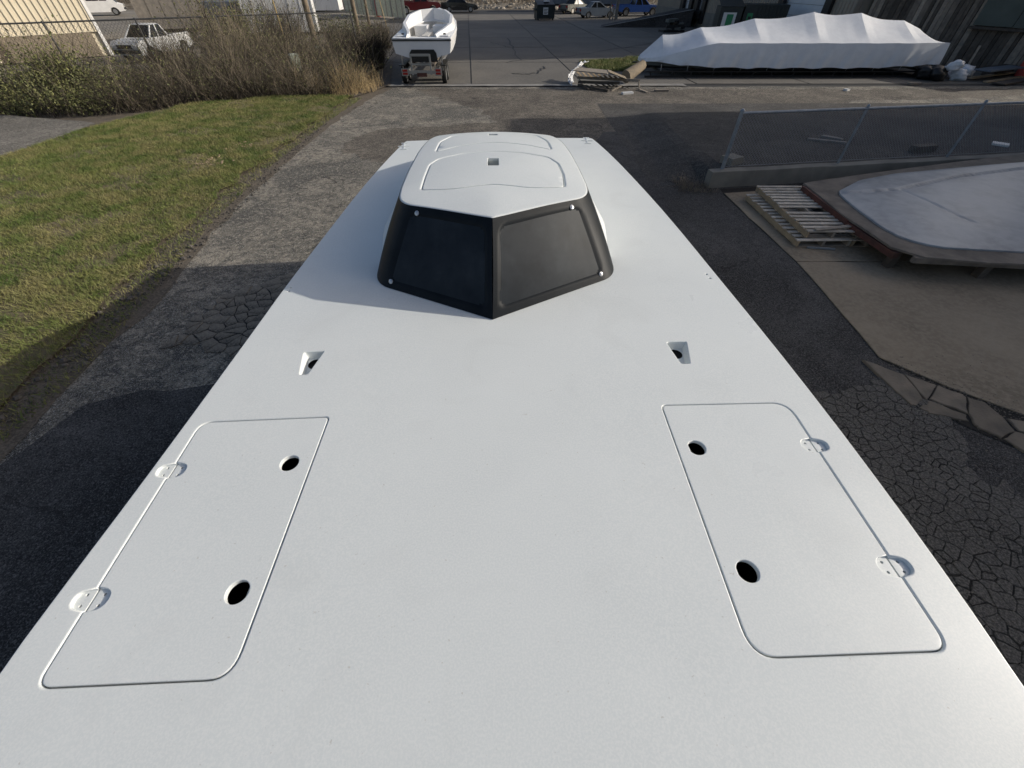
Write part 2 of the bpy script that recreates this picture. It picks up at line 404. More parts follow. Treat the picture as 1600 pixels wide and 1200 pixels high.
sheet('worn_asphalt', jag(WORN, .22, 16, 19), .003, M['worn'])
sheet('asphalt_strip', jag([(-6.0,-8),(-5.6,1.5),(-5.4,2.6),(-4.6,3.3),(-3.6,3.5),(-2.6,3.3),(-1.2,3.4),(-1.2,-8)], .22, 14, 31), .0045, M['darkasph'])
# concrete apron in two slabs with a joint, children of one setting object
apron = sheet('concrete_apron', [(4.95,9.6),(5.1,6.4),(4.95,3.9),(5.9,2.75),(8.0,1.0),(24,-5),(24,12.5),(14.5,11.2),(5.0,10.0)], .006, M['crack'])
def apron_slab(poly):
    o = panel('concrete_slab', jag(poly, .012, 12, 5), [], lambda x, y: .022, .006, .012, M['apron'], apron, 0); return o
apron_slab([(4.98,9.7),(5.02,8.4),(5.10,6.53),(12,6.53),(24,6.53),(24,12.0),(14.5,10.9),(8,10.2)])
apron_slab([(5.10,6.50),(5.02,5.0),(4.93,3.98),(5.45,3.42),(6.0,2.95),(7.2,2.0),(9.5,.6),(24,-4),(24,6.50),(12,6.50)])
# upper lot behind the retaining wall
WALL_A, WALL_B = Vector((4.72,10.05)), Vector((17.5,11.9))
def upz(x, y):
    n = max(0, min(1, (x-3.6)/1.5))*max(0, min(1, (18.4-y)/3.5)); return .30*n*n*(3-2*n)*max(max(0, min(1, (y-10.45)/1.3)), float(sstep(4.72,4.95,x)))
sheet('upper_lot', dens_poly([(3.4,10.6),(4.9,10.17),(24,12.9),(24,19.2),(3.4,19)], .25), .009, M['upper'], step=.25, zf=upz)

# ---- cracked asphalt: every plate a piece of its own
def voronoi(poly, cell, seed, stretch=(1,1), ang=0):
    r = np.random.default_rng(seed); c, s = math.cos(ang), math.sin(ang)
    P = np.array(poly); lo = P.min(0)-cell; hi = P.max(0)+cell
    n = int((hi[0]-lo[0])*(hi[1]-lo[1])/(cell*cell*stretch[0]*stretch[1]))
    gx, gy = np.meshgrid(np.arange(lo[0], hi[0], cell*stretch[0]), np.arange(lo[1], hi[1], cell*stretch[1]))
    Q = np.stack([gx.ravel(), gy.ravel()], 1); Q = Q + r.uniform(-.62,.62,Q.shape)*cell*np.array(stretch)
    keep = r.random(len(Q)) > .26; Q = Q[keep]
    ctr = (lo+hi)/2; Rm = np.array([[c,-s],[s,c]]); Q = (Q-ctr)@Rm.T+ctr
    out = []
    ins = inpoly(Q, poly)
    for i in np.where(ins)[0]:
        p = Q[i]; d = np.linalg.norm(Q-p, axis=1); nb = np.argsort(d)[1:22]
        cellp = [(p[0]+4*cell*math.cos(a), p[1]+4*cell*math.sin(a)) for a in [k*math.pi/4 for k in range(8)]]
        for j in nb:
            q = Q[j]; m = (p+q)/2; nn = q-p; new = []
            for k in range(len(cellp)):
                a = np.array(cellp[k-1]); b = np.array(cellp[k]); da = (a-m)@nn; db = (b-m)@nn
                if (da <= 0) != (db <= 0): t = da/(da-db); new.append(tuple(a+(b-a)*t))
                if db <= 0: new.append(tuple(b))
            cellp = new
            if len(cellp) < 3: break
        if len(cellp) >= 3: out.append((p, ccw(cellp)))
    return out
def inset(poly, g):
    # shrink about the edges and knock the corners off a little
    n = len(poly); keep = [poly[i] for i in range(n) if math.dist(poly[i], poly[i-1]) > g*1.6]
    if len(keep) < 3: return None
    q = offset(keep, -g)
    return q if area(q) > .0006 else None
def plates(poly, cell, seed, parent, m, name, gap, h, stretch=(1,1), ang=0, z0=.004):
    rr = random.Random(seed); cells = voronoi(poly, cell, seed, stretch, ang); cells.sort(key=lambda c: c[0]@c[0]); rest = MB(); made = 0
    for p, c in cells:
        g = gap*rr.choice((.4,.7,1,1.3,2.4)); q = inset(c, g)
        if not q: continue
        q = [((x*(1-t)+q[(i+1)%len(q)][0]*t)+rr.uniform(-1,1)*cell*.04, (y*(1-t)+q[(i+1)%len(q)][1]*t)+rr.uniform(-1,1)*cell*.04) for i, (x, y) in enumerate(q) for t in (0,.35,.7)]
        z = z0+h*rr.uniform(.75,1.2); cx = sum(a for a, _ in q)/len(q); cy = sum(b for _, b in q)/len(q)
        tx, ty = rr.uniform(-.012,.012), rr.uniform(-.012,.012); n = len(q)
        q2 = [(x+(cx-x)*.05, y+(cy-y)*.05) for x, y in q]
        V = [(x-cx, y-cy, -.004) for x, y in q]+[(x-cx, y-cy, z-.006) for x, y in q]+[(x-cx, y-cy, z+tx*(x-cx)+ty*(y-cy)) for x, y in q2]
        F = [(i, (i+1)%n, n+(i+1)%n, n+i) for i in range(n)]+[(n+i, n+(i+1)%n, 2*n+(i+1)%n, 2*n+i) for i in range(n)]+[tuple(range(2*n, 3*n))]
        made += 1
        if made <= 300: o = mesh(name, V, F, m, parent); o.location = (cx, cy, 0)
        else: rest.add([(a+cx, b+cy, c_) for a, b, c_ in V], F)
    if rest.v: rest.build(name, m, parent)['kind'] = 'stuff'
CR = [(1.6,-.4),(2.2,1.3),(2.6,2.3),(3.0,3.0),(3.5,3.25),(4.1,3.35),(4.75,3.55),(5.2,3.1),(4.8,2.2),(5.4,1.6),(6.5,.4),(6.5,-.6)]
crk = sheet('cracked_asphalt', offset(ccw(CR), -.14), .010, M['crack'])
plates(CR, .088, 21, crk, M['plate'], 'asphalt_plate', .0032, .009, (1.3,.85), .4, .010)
CL = jag([(-4.9,4.3),(-4.6,5.3),(-3.9,6.0),(-3.0,6.3),(-2.3,5.6),(-2.2,3.6),(-3.6,3.9)], .15, 8, 77)
crl = sheet('cracked_asphalt', offset(ccw(CL), -.18), .010, M['crack'])
plates(CL, .15, 22, crl, M['plate2'], 'asphalt_plate', .0045, .006, (1.3,.85), .5, .010)
for c, lab in ((crk,'a'), (crl,'b')): c['kind'] = 'structure'
# broken concrete pieces along the apron's near edge
BR = [(5.0,3.55),(5.6,3.05),(7.4,1.65),(7.0,1.15),(5.9,1.9),(5.0,2.75),(4.85,3.3)]
brk = sheet('broken_edge', offset(ccw(BR), -.16), .014, M['crack'])
plates(BR, .36, 5, brk, M['piece'], 'concrete_piece', .011, .022, (1.2,.8), -.7, .010)

pts = []
for _ in range(2600):
    t = random.random(); x = random.uniform(2.2,6.4); y = random.uniform(.2,4.0)
    if random.random() < .5: q = random.random(); x = 4.95+q*2.2+random.gauss(0,.13); y = 3.75-q*1.9+random.gauss(0,.13)
    pts.append((x, y, .020))
rocks('grit', pts, .003, .013, M['stone'], 15, 'loose grit scattered over the cracked asphalt and broken slab edge', 'grit')
# ---- far parking lot in slabs
lot = sheet('parking_lot', [(-14,22.5),(24,22.5),(24,78),(-14,78)], -.012, M['tar'])
LA = R(4.6)
for i in range(-2, 5):
    for j in range(0, 7):
        x0, x1, y0, y1 = -1.9+i*5.3, -1.9+(i+1)*5.3, 23.1+j*6.6, 23.1+(j+1)*6.6
        if i == -2 and j > 4: continue
        g = .035; pts = [(x0+g,y0+g),(x1-g,y0+g),(x1-g,y1-g),(x0+g,y1-g)]
        def rt(p): a = p[1]-23; return (p[0]-a*.08, p[1])
        cx, cy = rt(((x0+x1)/2, (y0+y1)/2)); zz = random.uniform(.004,.016)
        V = [(a-cx, b-cy, z) for z in (-.01, zz) for a, b in map(rt, pts)]
        o = mesh('lot_slab', V, [(4,5,6,7),(0,1,5,4),(1,2,6,5),(2,3,7,6),(3,0,4,7)], M['slab'], lot); o.location = (cx, cy, 0)
# wandering tar-filled cracks across the slabs, joined
mb = MB(); rr = random.Random(9)
for (xa, ya), (xb, yb) in [(px(766,66),px(795,74)),(px(795,74),px(880,72)),(px(838,115),px(852,104)),(px(800,116),px(838,115)),(px(790,98),px(905,86)),(px(905,86),px(1030,66)),(px(760,25),px(845,24)),(px(845,54),px(935,52)),(px(794,60),px(812,95)),(px(660,100),px(700,104))]:
    k = 9; P = []
    for i in range(k+1):
        t = i/k; P.append(Vector((xa+(xb-xa)*t+rr.uniform(-.12,.12), ya+(yb-ya)*t+rr.uniform(-.2,.2), .021)))
    for a, b in zip(P, P[1:]):
        d = (b-a).normalized(); n = Vector((-d.y, d.x, 0))*rr.uniform(.02,.06); a2 = a-d*.03; b2 = b+d*.03
        mb.add([a2-n, b2-n, b2+n, a2+n], [(0,1,2,3)])
o = mb.build('crack_seal', M['tar'], lot); o['kind'] = 'stuff'
sheet('gutter', jag([(-5.9,22.45),(8,22.55),(8,23.05),(-5.9,22.95)], .03, 8, 2), .026, M['gutter'])

# ---- lawn, verge, side patch
GE = [(-5.9,2.0),(-5.95,2.7),(-6.0,3.6),(-6.5,6.1),(-6.7,8.4),(-6.8,11.6),(-6.8,15.0),(-6.7,18.0),(-6.6,20.3)]
GT = [(-9.0,19.6),(-12,18.0),(-13.3,15.3),(-13.5,13.0),(-13.6,11.0),(-14.5,8.0),(-14.5,1.0),(-8,1.0)]
def lawnz(x, y): return .05+.16*max(0, min(1, (-6.3-x)/4))
sheet('verge', jag([(-5.3,-3),(-5.45,2.6),(-5.5,3.8),(-5.75,6.1),(-6.05,8.4),(-6.2,11.6),(-6.2,15.8),(-5.9,20.0),(-5.3,22.3),(-10,22.5),(-16,20),(-16,-3)], .1, 9, 14), .006, M['dirt'], step=0)
LAWN = jag(GE+GT, .16, 9, 6)
sheet('lawn', LAWN, .0, M['soil'], step=.5, zf=lawnz)
PATCH = [(-13.75,15.4),(-13.6,13.0),(-13.8,11.0),(-14.8,7.5),(-30,6),(-30,18),(-18,16.4)]
sheet('side_pavement', jag(PATCH, .08, 8, 4), .17, M['patch'])
sheet('thicket_ground', [(-30,14),(-18,16.0),(-13.6,15.2),(-12,17.8),(-9,19.4),(-6.6,20),(-5.6,22.6),(-7,30),(-14,30),(-30,22)], .045, M['dirt'])

def blades(n, poly, zf, hmin, hmax, seed, wd=.006, lean=.5):
    r = np.random.default_rng(seed); P = np.array(poly); lo = P.min(0); hi = P.max(0)
    A = r.uniform(lo, hi, (int(n*2.2), 2)); A = A[inpoly(A, poly)]; q_ = np.sin(A[:,0]*2.1+1.3*np.sin(A[:,1]*1.1))*np.sin(A[:,1]*1.7+np.cos(A[:,0]*1.5))+.5*np.sin(A[:,0]*6.1+A[:,1]*4.7)*np.sin(A[:,1]*7.3-A[:,0]*2); A = A[(q_ < .55)|(r.random(len(A)) < .35)][:n]; k = len(A)
    z = np.array([zf(a, b) for a, b in A]); h = r.uniform(hmin, hmax, k)*(.6+.8*(np.sin(A[:,0]*1.7+1)*np.sin(A[:,1]*1.3)*.3+.5)); th = r.uniform(0, 2*np.pi, k)
    dx, dy = np.cos(th), np.sin(th); ln = r.uniform(.1, lean, k)*h*1.4; la = r.uniform(0, 2*np.pi, k)
    V = np.zeros((k, 3, 3)); base = np.stack([A[:,0], A[:,1], z-.005], 1); wv = np.stack([dx, dy, 0*dx], 1)*wd*r.uniform(.6,1.5,(k,1))
    V[:,0] = base-wv; V[:,1] = base+wv; V[:,2] = base+np.stack([np.cos(la)*ln, np.sin(la)*ln, h], 1)
    return V.reshape(-1,3), np.arange(k*3).reshape(-1,3)
dens = [q for q in LAWN]
V, F = blades(330000, dens, lawnz, .02, .085, 3, .006, 1.3)
tag(npmesh('grass', V, F, M['grass']), 'short green lawn with straw patches beside the driveway', 'grass', kind='stuff')
# sparse weeds on the dirt verge
VP = [(-5.6,1.5),(-5.55,3.8),(-5.9,6.1),(-6.25,8.4),(-6.45,11.6),(-6.45,15.8),(-6.2,20),(-6.7,20),(-6.9,15),(-6.8,8.4),(-6.5,6),(-6.1,3.6),(-6.1,1.5)]
V, F = blades(9000, VP, lambda x, y: .02, .02, .07, 9, .006, 1)
tag(npmesh('weeds', V, F, M['grass']), 'thin weeds scattered along the dirt edge of the lawn', 'weeds', kind='stuff')
# grass strip by the wrapped boat
GP = [px(905,98),px(985,91),px(1010,93),px(1005,112),px(925,112)]
sheet('grass_strip', GP, .03, M['soil'])
V, F = blades(14000, GP, lambda x, y: .03, .06, .16, 5, .012, .8)
tag(npmesh('grass', V, F, M['grass']), 'dark green strip of grass behind the broken pallets', 'grass', kind='stuff')
# rubble and litter
pts = []
for _ in range(900):
    y = random.uniform(1.5, 16); x = -5.75-.055*max(0, y-2)-abs(random.gauss(0,.35))+.15; pts.append((max(x,-7.2), y, .012))
rocks('rubble', pts, .008, .035, M['stone'], 2, 'small grey stones strewn along the dirt verge', 'rubble')
pts = [(random.gauss(-6.05,.22), random.uniform(2.8,7.2), .02) for _ in range(60)]
rocks('rubble', pts, .025, .065, M['stone'], 3, 'larger broken stones in the shaded verge beside the boat', 'rubble')
pts = [(x+random.gauss(0,.3), y+random.gauss(0,.2), .16) for x, y in [px(325,262),px(335,264),px(385,237)] for _ in range(22)]
rocks('wood_chips', pts, .012, .04, M['woodnew'], 4, 'pale wood chips scattered on the lawn near the thicket', 'wood chips')

# ================================================================== MAIN BOAT
BX, PSI, ZD = -.06, .034, 1.85
boat = empty('powerboat', (BX, 0, 0), PSI, 'unfinished white powerboat with low black-windowed canopy and bare white deck', 'boat')
def dz(x, y): return ZD-.022*(x/1.9)**2
EL = [(-1.801,.339),(-1.786,.63),(-1.762,1.009),(-1.737,1.548),(-1.705,2.363),(-1.691,2.823),(-1.641,3.673),(-1.563,4.892),(-1.46,5.911),(-1.335,6.82),(-1.29,6.90)]
ER = [(1.90,.145),(1.925,.462),(1.94,.867),(1.945,1.422),(1.929,2.129),(1.897,2.896),(1.851,4.025),(1.777,5.023),(1.675,6.075),(1.55,6.90),(1.50,6.97)]
BOW = [(1.86,-.5),(1.72,-1.8),(1.4,-3.2),(.95,-4.6),(.5,-5.6),(.06,-6.2),(-.06,-6.2),(-.5,-5.6),(-.95,-4.6),(-1.38,-3.2),(-1.68,-1.8),(-1.79,-.5)]
def smooth_poly(p):                       # one Chaikin pass for a fair sheer line
    out = []
    for i in range(len(p)):
        a, b = p[i], p[(i+1)%len(p)]; out += [(a[0]*.75+b[0]*.25, a[1]*.75+b[1]*.25), (a[0]*.25+b[0]*.75, a[1]*.25+b[1]*.75)]
    return out
OUT = ccw(dens_poly(smooth_poly(BOW[::-1]+EL[:0]+[]+EL+ER[::-1]), .3)) if False else None
OUT = dens_poly(smooth_poly(EL+ER[::-1]+BOW), .3); OUT = ccw(OUT)

def with_pockets(corners, radii, side, pockets, depth, hh, sgn):
    """rounded outline; on the outer side the hinge pockets bulge by depth (sgn +1 = away from the hatch)"""
    base = rounded(corners, radii, 7); out = []; n = len(base)
    for i in range(n):
        a = base[i]; b = base[(i+1)%n]; out.append(a)
        L = math.dist(a, b)
        if L > .8 and (a[0]+b[0])/2*side > 1.5:
            d = Vector((b[0]-a[0], b[1]-a[1]))/L; nn = Vector((side, 0))*sgn
            order = sorted(pockets, key=lambda yy: (yy-a[1])/(b[1]-a[1]))
            for yy in order:
                t = (yy-a[1])/(b[1]-a[1])*L
                for k in range(13):
                    u = -1+2*k/12; off = depth*(1-abs(u)**2.6)**(1/2.2)
                    q = Vector(a)+d*(t+u*hh)+nn*off; out.append((q.x, q.y))
    return out
HL = dict(c=[(-1.655,1.468),(-.932,1.474),(-.937,.258),(-1.632,.256)], r=[.075,.03,.09,.055], s=-1, p=[1.153,.548], h=[(-1.052,1.17),(-1.046,.553)])
HR = dict(c=[(.985,1.497),(1.745,1.503),(1.722,.256),(.958,.256)], r=[.035,.11,.07,.10], s=1, p=[1.195,.565], h=[(1.089,1.193),(1.079,.563)])
deck_holes = []
for hd in (HL, HR):
    deck_holes.append(with_pockets(hd['c'], hd['r'], hd['s'], hd['p'], .068, .041, 1))
SCL = dict(top=[(-1.263,2.043),(-1.132,2.049),(-1.172,1.83),(-1.221,1.829)], bot=[(-1.250,2.035),(-1.125,2.045),(-1.168,1.85),(-1.212,1.84)], hole=(-1.188,1.982))
SCR = dict(top=[(1.192,2.065),(1.331,2.067),(1.281,1.847),(1.223,1.849)], bot=[(1.185,2.06),(1.318,2.058),(1.272,1.86),(1.218,1.862)], hole=(1.250,2.0))
for sc in (SCL, SCR):
    sc['t'] = ccw(rounded(sc['top'], [.022,.008,.012,.012], 6)); sc['b'] = ccw(rounded(sc['bot'], [.022,.008,.012,.012], 6)); deck_holes.append(sc['t'])
dots = [circle(x, y, .0085, 10) for x, y in [(-1.640,2.853),(-1.632,2.80),(1.812,2.949),(1.818,2.888)]]
deck_holes += dots
deck = panel('deck', OUT, deck_holes, dz, .008, .045, M['gel'], boat, .25, 4)

# hull below the deck edge
def ring(sx, z, yk=1): return [(x*sx, y*yk if y < 0 else y, z) for x, y in OUT]
rows = [[(x, y, dz(x, y)-.045) for x, y in OUT], ring(1.0, 1.55), ring(.97, 1.2), ring(.90, .92, .97), ring(.45, .66, .93), ring(.04, .50, .88)]
V = []; F = []; n = len(OUT)
for r_ in rows: V += r_
for k in range(len(rows)-1):
    for i in range(n): F.append((k*n+i, (k+1)*n+i, (k+1)*n+(i+1)%n, k*n+(i+1)%n))
hull = mesh('hull', V, F, M['gel'], boat, angle=R(30))
for yk in (-3.4, .5, 3.2, 6.2):
    mb = MB().box(-.5,.5,yk-.15,yk+.15,.0,.12); mb.box(-.3,.3,yk-.15,yk+.15,.121,.34); mb.box(-.2,.2,yk-.15,yk+.15,.341,.56); mb.build('keel_block', M['wood'], boat)
for hd in (HL, HR):
    side = hd['s']; xs = [c[0] for c in hd['c']]; ys = [c[1] for c in hd['c']]
    inner = with_pockets(hd['c'], hd['r'], side, hd['p'], .068, .041, -1)
    lid_out = offset(ccw(inner), -.005)
    lab = 'deck hatch on the grassy side' if side < 0 else 'deck hatch on the concrete side'
    lid = panel('deck_hatch', lid_out, [circle(x, y, .046, 28) for x, y in hd['h']], lambda x, y: dz(x, y)-.0015, .0045, .022, M['gel'], boat, .3, 3)
    lid['label'] = 'flush '+lab+' with two round holes'
    # drain gutter under the gap, open in the middle
    big = offset(ccw(rounded(hd['c'], hd['r'], 7)), .09); small = offset(ccw(rounded(hd['c'], hd['r'], 7)), -.085)
    panel('hatch_gutter', big, [small], lambda x, y: dz(x, y)-.030, .002, .01, M['gel'], boat, 0, 1)
    mb = MB(); x0, x1, y0, y1 = min(xs)+.06, max(xs)-.06, min(ys)+.06, max(ys)-.06; zz = ZD-.06
    mb.add([(x0,y0,zz),(x1,y0,zz),(x1,y1,zz),(x0,y1,zz),(x0,y0,zz-.4),(x1,y0,zz-.4),(x1,y1,zz-.4),(x0,y1,zz-.4)], [(4,5,6,7),(0,1,5,4),(1,2,6,5),(2,3,7,6),(3,0,4,7)])
    mb.build('hatch_dark_tub', M['dark'], boat)  # dark box colours in the unlit space below the hatch holes
    c0, c1 = (hd['c'][0], hd['c'][3]) if side < 0 else (hd['c'][1], hd['c'][2])
    for yy in hd['p']:
        t = (yy-c0[1])/(c1[1]-c0[1]); cx = c0[0]+(c1[0]-c0[0])*t
        for sg in (-1, 1):
            ol = [(cx+sg*.004, yy-.055), (cx+sg*.088, yy-.055), (cx+sg*.088, yy+.055), (cx+sg*.004, yy+.055)]
            hs = [circle(cx+sg*.036, yy+dy, .0062, 10) for dy in (-.020, .022)]
            o = panel('hinge_pocket', ol, hs, lambda x, y: dz(x, y)-.0150 - (.0006 if sg > 0 else 0), .0008, .012, M['gel'], lid if sg*side < 0 else deck, 0, 1)
# duct scoops
for sc in (SCL, SCR):
    t, b = sc['t'], sc['b']; n = len(t); V = [(x, y, dz(x, y)-.010) for x, y in t]+[(x, y, dz(x, y)-.055) for x, y in b]
    F = [(i, (i+1)%n, n+(i+1)%n, n+i) for i in range(n)]
    hc = circle(*sc['hole'], .047, 24); fo = offset(ccw(b), .0)
    fl = [(x, y) for x, y in b]
    # floor reaches a little under the inner wall so that the hole can be cut by it
    big = offset(ccw(b), .05); v2, f2 = fill(big, [ccw(hc)], 0); k = len(V)
    V += [(p[0], p[1], dz(p[0], p[1])-.0555) for p in v2]; F += [tuple(i+k for i in q) for q in f2]
    mesh('duct_scoop', V, F, M['gel'], boat, angle=R(40))
    MB().prism(circle(*sc['hole'], .075, 16), ZD-.30, ZD-.085).build('duct_dark_plug', M['dark'], boat)  # solid dark plug, painted in for the shade down the duct hole
# flush cleats at the after corners
for cx, cy, a in ((-1.30,6.60,.12),(1.43,6.80,-.08)):
    c = empty('cleat', (cx, cy, dz(cx, cy)), a); c.parent = boat
    mb = MB(); mb.box(-.007,.007,-.15,.15,.0005,.007); mb.build('cleat_bar', M['gel'], c)
    for yy, w_ in ((-.15,.045),(.15,.045),(0,.085)):
        MB().box(-w_,w_,yy-.009,yy+.009,.0008,.008).build('cleat_arm', M['gel'], c)

# ---- canopy
canopy = empty('canopy', (0,0,0)); canopy.parent = boat
NB, NT = (0.0,2.343), (.018,2.787)
SIDE = {-1: dict(cb=(-.962,2.866), ct=(-.722,3.165), base=[(-.99,3.3),(-1.01,3.9),(-.99,4.7),(-.86,5.6),(-.66,6.2),(-.42,6.46)], top=[(-.745,3.5),(-.745,3.9),(-.725,4.4),(-.68,4.85),(-.60,5.5),(-.48,6.05),(-.36,6.40)]),
        1: dict(cb=(1.035,2.922), ct=(.795,3.262), base=[(1.05,3.35),(1.065,3.9),(1.04,4.7),(.92,5.6),(.72,6.2),(.46,6.46)], top=[(.815,3.55),(.812,3.9),(.795,4.4),(.75,4.85),(.66,5.5),(.53,6.05),(.40,6.40)])}
def roofz(x, y):
    hw = .79; cr = .055*(1-(x/hw)**2)*float(sstep(2.75, 3.7, y)); ridge = .05*(1-min(1, abs(x-.02)/.75))*(1-float(sstep(3.0, 3.5, y)))
    d = .14*max(0, y-4.5)**2
    return ZD+max(-.01, .512+cr+ridge*.9-.045*(1-float(sstep(2.75,3.2,y)))*0-d)
def path(pts, n):
    P = [Vector(p) for p in pts]; L = [0]
    for a, b in zip(P, P[1:]): L.append(L[-1]+(b-a).length)
    out = []
    for i in range(n+1):
        s = L[-1]*i/n; k = max(j for j in range(len(L)) if L[j] <= s+1e-9); k = min(k, len(P)-2)
        t = (s-L[k])/(L[k+1]-L[k]); out.append(P[k]*(1-t)+P[k+1]*t)
    return out
def corner(a, c, b, r0, r1, n):
    a, c, b = Vector(a), Vector(c), Vector(b); p = c+(a-c).normalized()*r0; q = c+(b-c).normalized()*r1
    return p, [p*(1-t)**2+c*2*t*(1-t)+q*t*t for t in [i/n for i in range(n+1)]], q
NF, NC, NS = 64, 14, 30
WS = NF+NC+1
cols = {}
for s, d in SIDE.items():
    out = []
    for nose, cc, rest in ((NB, d['cb'], d['base']), (NT, d['ct'], d['top'])):
        p, arc, q = corner(nose, cc, rest[0], .15, .19, NC)
        # a faint outward bow on the straight run keeps the panel from being dead flat
        fr = [Vector(nose)*(1-i/NF)+p*(i/NF) for i in range(NF)]
        sd = path([tuple(q)]+rest, NS)
        out.append(fr+arc+sd[1:])
    cols[s] = out
def shell(s, i, t, push=0.0):
    b, tp = cols[s][0][i], cols[s][1][i]; zt = roofz(tp.x, tp.y)-.004; zb = dz(b.x, b.y)+.004
    h = zt-zb; bul = .035*math.sin(math.pi*t)*min(1, h/.4)
    # outward normal in plan
    i0, i1 = max(0, i-1), min(len(cols[s][0])-1, i+1); dd = (cols[s][0][i1]-cols[s][0][i0]); nn = Vector((dd.y, -dd.x)).normalized()
    if nn.dot(Vector((b.x, b.y-4.3))) < 0: nn = -nn
    k_ = min(1, max(0, (i-NF+6)/14)); bul = bul*.25*(1-k_)+.012*k_*math.sin(math.pi*min(1, t*1.05))*min(1, h/.4)
    fl = .07*max(0, 1-t/.42)**2.2*float(sstep(WS, WS+7, i))      # fillet into the deck at the sides
    q = b*(1-t)+tp*t+nn*(bul+fl-push)
    return Vector((q.x, q.y, zb+h*t-push*.55*(1 if push else 0)))
WS_ = 0
NR = 48
WS = NF+NC+1
for s in (-1, 1):
    # windscreen half: frame with a recessed pane
    V = []; dep = {}
    Lf = [(cols[s][0][i]-cols[s][0][0]).length for i in range(WS+1)]
    Lt = [(cols[s][1][i]-cols[s][1][0]).length for i in range(WS+1)]
    inside = {}
    for i in range(WS+1):
        for j in range(NR+1):
            t = j/NR; u = Lf[i]*(1-t)+Lt[i]*t; Lc = Lf[NF]*(1-t)+Lt[NF]*t; wv = t*.70
            # signed distance to a rounded rectangle in panel metres
            hx, hy = (Lc-.025)/2, .292; cx_, cy_ = .05+hx, .352; r_ = .07
            qx, qy = abs(u-cx_)-hx+r_, abs(wv-cy_)-hy+r_
            sd = math.hypot(max(qx,0), max(qy,0))+min(max(qx,qy),0)-r_
            k = float(sstep(.004, -.010, sd)); V.append(shell(s, i, t, .0075*k)); inside[(i,j)] = sd < -.010
    fr, pn = [], []
    for i in range(WS):
        for j in range(NR):
            q = (i*(NR+1)+j, (i+1)*(NR+1)+j, (i+1)*(NR+1)+j+1, i*(NR+1)+j+1)
            if s < 0: q = q[::-1]
            (pn if all(inside[k] for k in ((i,j),(i+1,j),(i+1,j+1),(i,j+1))) else fr).append(q)
    fo = mesh('windscreen_frame', V, fr, M['shield'], canopy, smooth=True)
    po = mesh('windscreen_pane', V, pn, M['pane'], canopy, smooth=True)
    for o in (fo, po):
        bm = bmesh.new(); bm.from_mesh(o.data); bmesh.ops.delete(bm, geom=[v for v in bm.verts if not v.link_faces], context='VERTS'); bm.to_mesh(o.data); bm.free()
    # white body side
    V = []; F = []
    na = len(cols[s][0]); NV = 36
    for i in range(WS, na):
        for j in range(NV+1): V.append(shell(s, i, (j/NV)**1.4))
    for i in range(na-WS-1):
        for j in range(NV):
            q = (i*(NV+1)+j, (i+1)*(NV+1)+j, (i+1)*(NV+1)+j+1, i*(NV+1)+j+1); F.append(q[::-1] if s < 0 else q)
    mesh('canopy_side', V, F, M['gel'], canopy, smooth=True)
    # washers
    for (i, t) in ((int(NF*.93), .925), (int(NF*1.0), .085)):
        p = shell(s, i, t); e1 = shell(s, i+1, t)-p; e2 = shell(s, i, t+.03)-p; nn = e1.cross(e2).normalized()
        if nn.z < 0: nn = -nn
        e1.normalize(); e2 = nn.cross(e1); mb = MB()
        for (r0, r1, h0, h1) in ((.019,.016,0,.005),(.009,.006,.004,.009)):
            k = 14; vs = []
            for rr_, hh_ in ((r0,h0-.004),(r0,h1-.002),(r1,h1)): vs += [p+e1*rr_*math.cos(2*math.pi*a/k)+e2*rr_*math.sin(2*math.pi*a/k)+nn*hh_ for a in range(k)]
            mb.add(vs, [(a, (a+1)%k, k+(a+1)%k, k+a) for a in range(k)]+[(k+a, k+(a+1)%k, 2*k+(a+1)%k, 2*k+a) for a in range(k)]+[tuple(range(2*k, 3*k))])
        mb.build('screw', M['screw'], canopy, angle=R(40))
# roof with two flush escape hatches
RO = [tuple(q) for q in cols[-1][1]] + [tuple(q) for q in cols[1][1][::-1]][:-1]
def thin(p, L):
    out = [p[0]]
    for q in p[1:]:
        if math.dist(q, out[-1]) > L: out.append(q)
    return out
RO = ccw(thin([tuple(q) for q in RO], .02))
RO = offset(RO, .006)
RH1 = [(-.56,3.395),(-.40,3.365),(-.27,3.368),(-.12,3.405),(.02,3.432),(.16,3.405),(.31,3.372),(.44,3.385),(.61,3.43),(.632,3.72),(.618,4.0),(.545,4.155),(.30,4.235),(.02,4.26),(-.25,4.225),(-.485,4.125),(-.552,3.985),(-.56,3.68)]
RH2 = [(-.535,4.36),(-.33,4.475),(-.10,4.545),(.03,4.56),(.16,4.55),(.38,4.50),(.60,4.41),(.585,4.72),(.50,5.02),(.25,5.10),(.02,5.12),(-.20,5.09),(-.42,5.0),(-.52,4.7)]
def chaikin(p, k=2):
    for _ in range(k): p = smooth_poly(p)
    return p
RH1 = ccw(chaikin(dens_poly(RH1, .07))); RH2 = ccw(chaikin(dens_poly(RH2, .07)))
SQ1 = [(-.027,3.86),(.073,3.86),(.073,4.06),(-.027,4.06)]; SQ2 = [(-.03,4.90),(.07,4.90),(.07,5.01),(-.03,5.01)]
panel('canopy_roof', RO, [RH1, RH2], roofz, .024, .032, M['gel'], canopy, .07, 6)
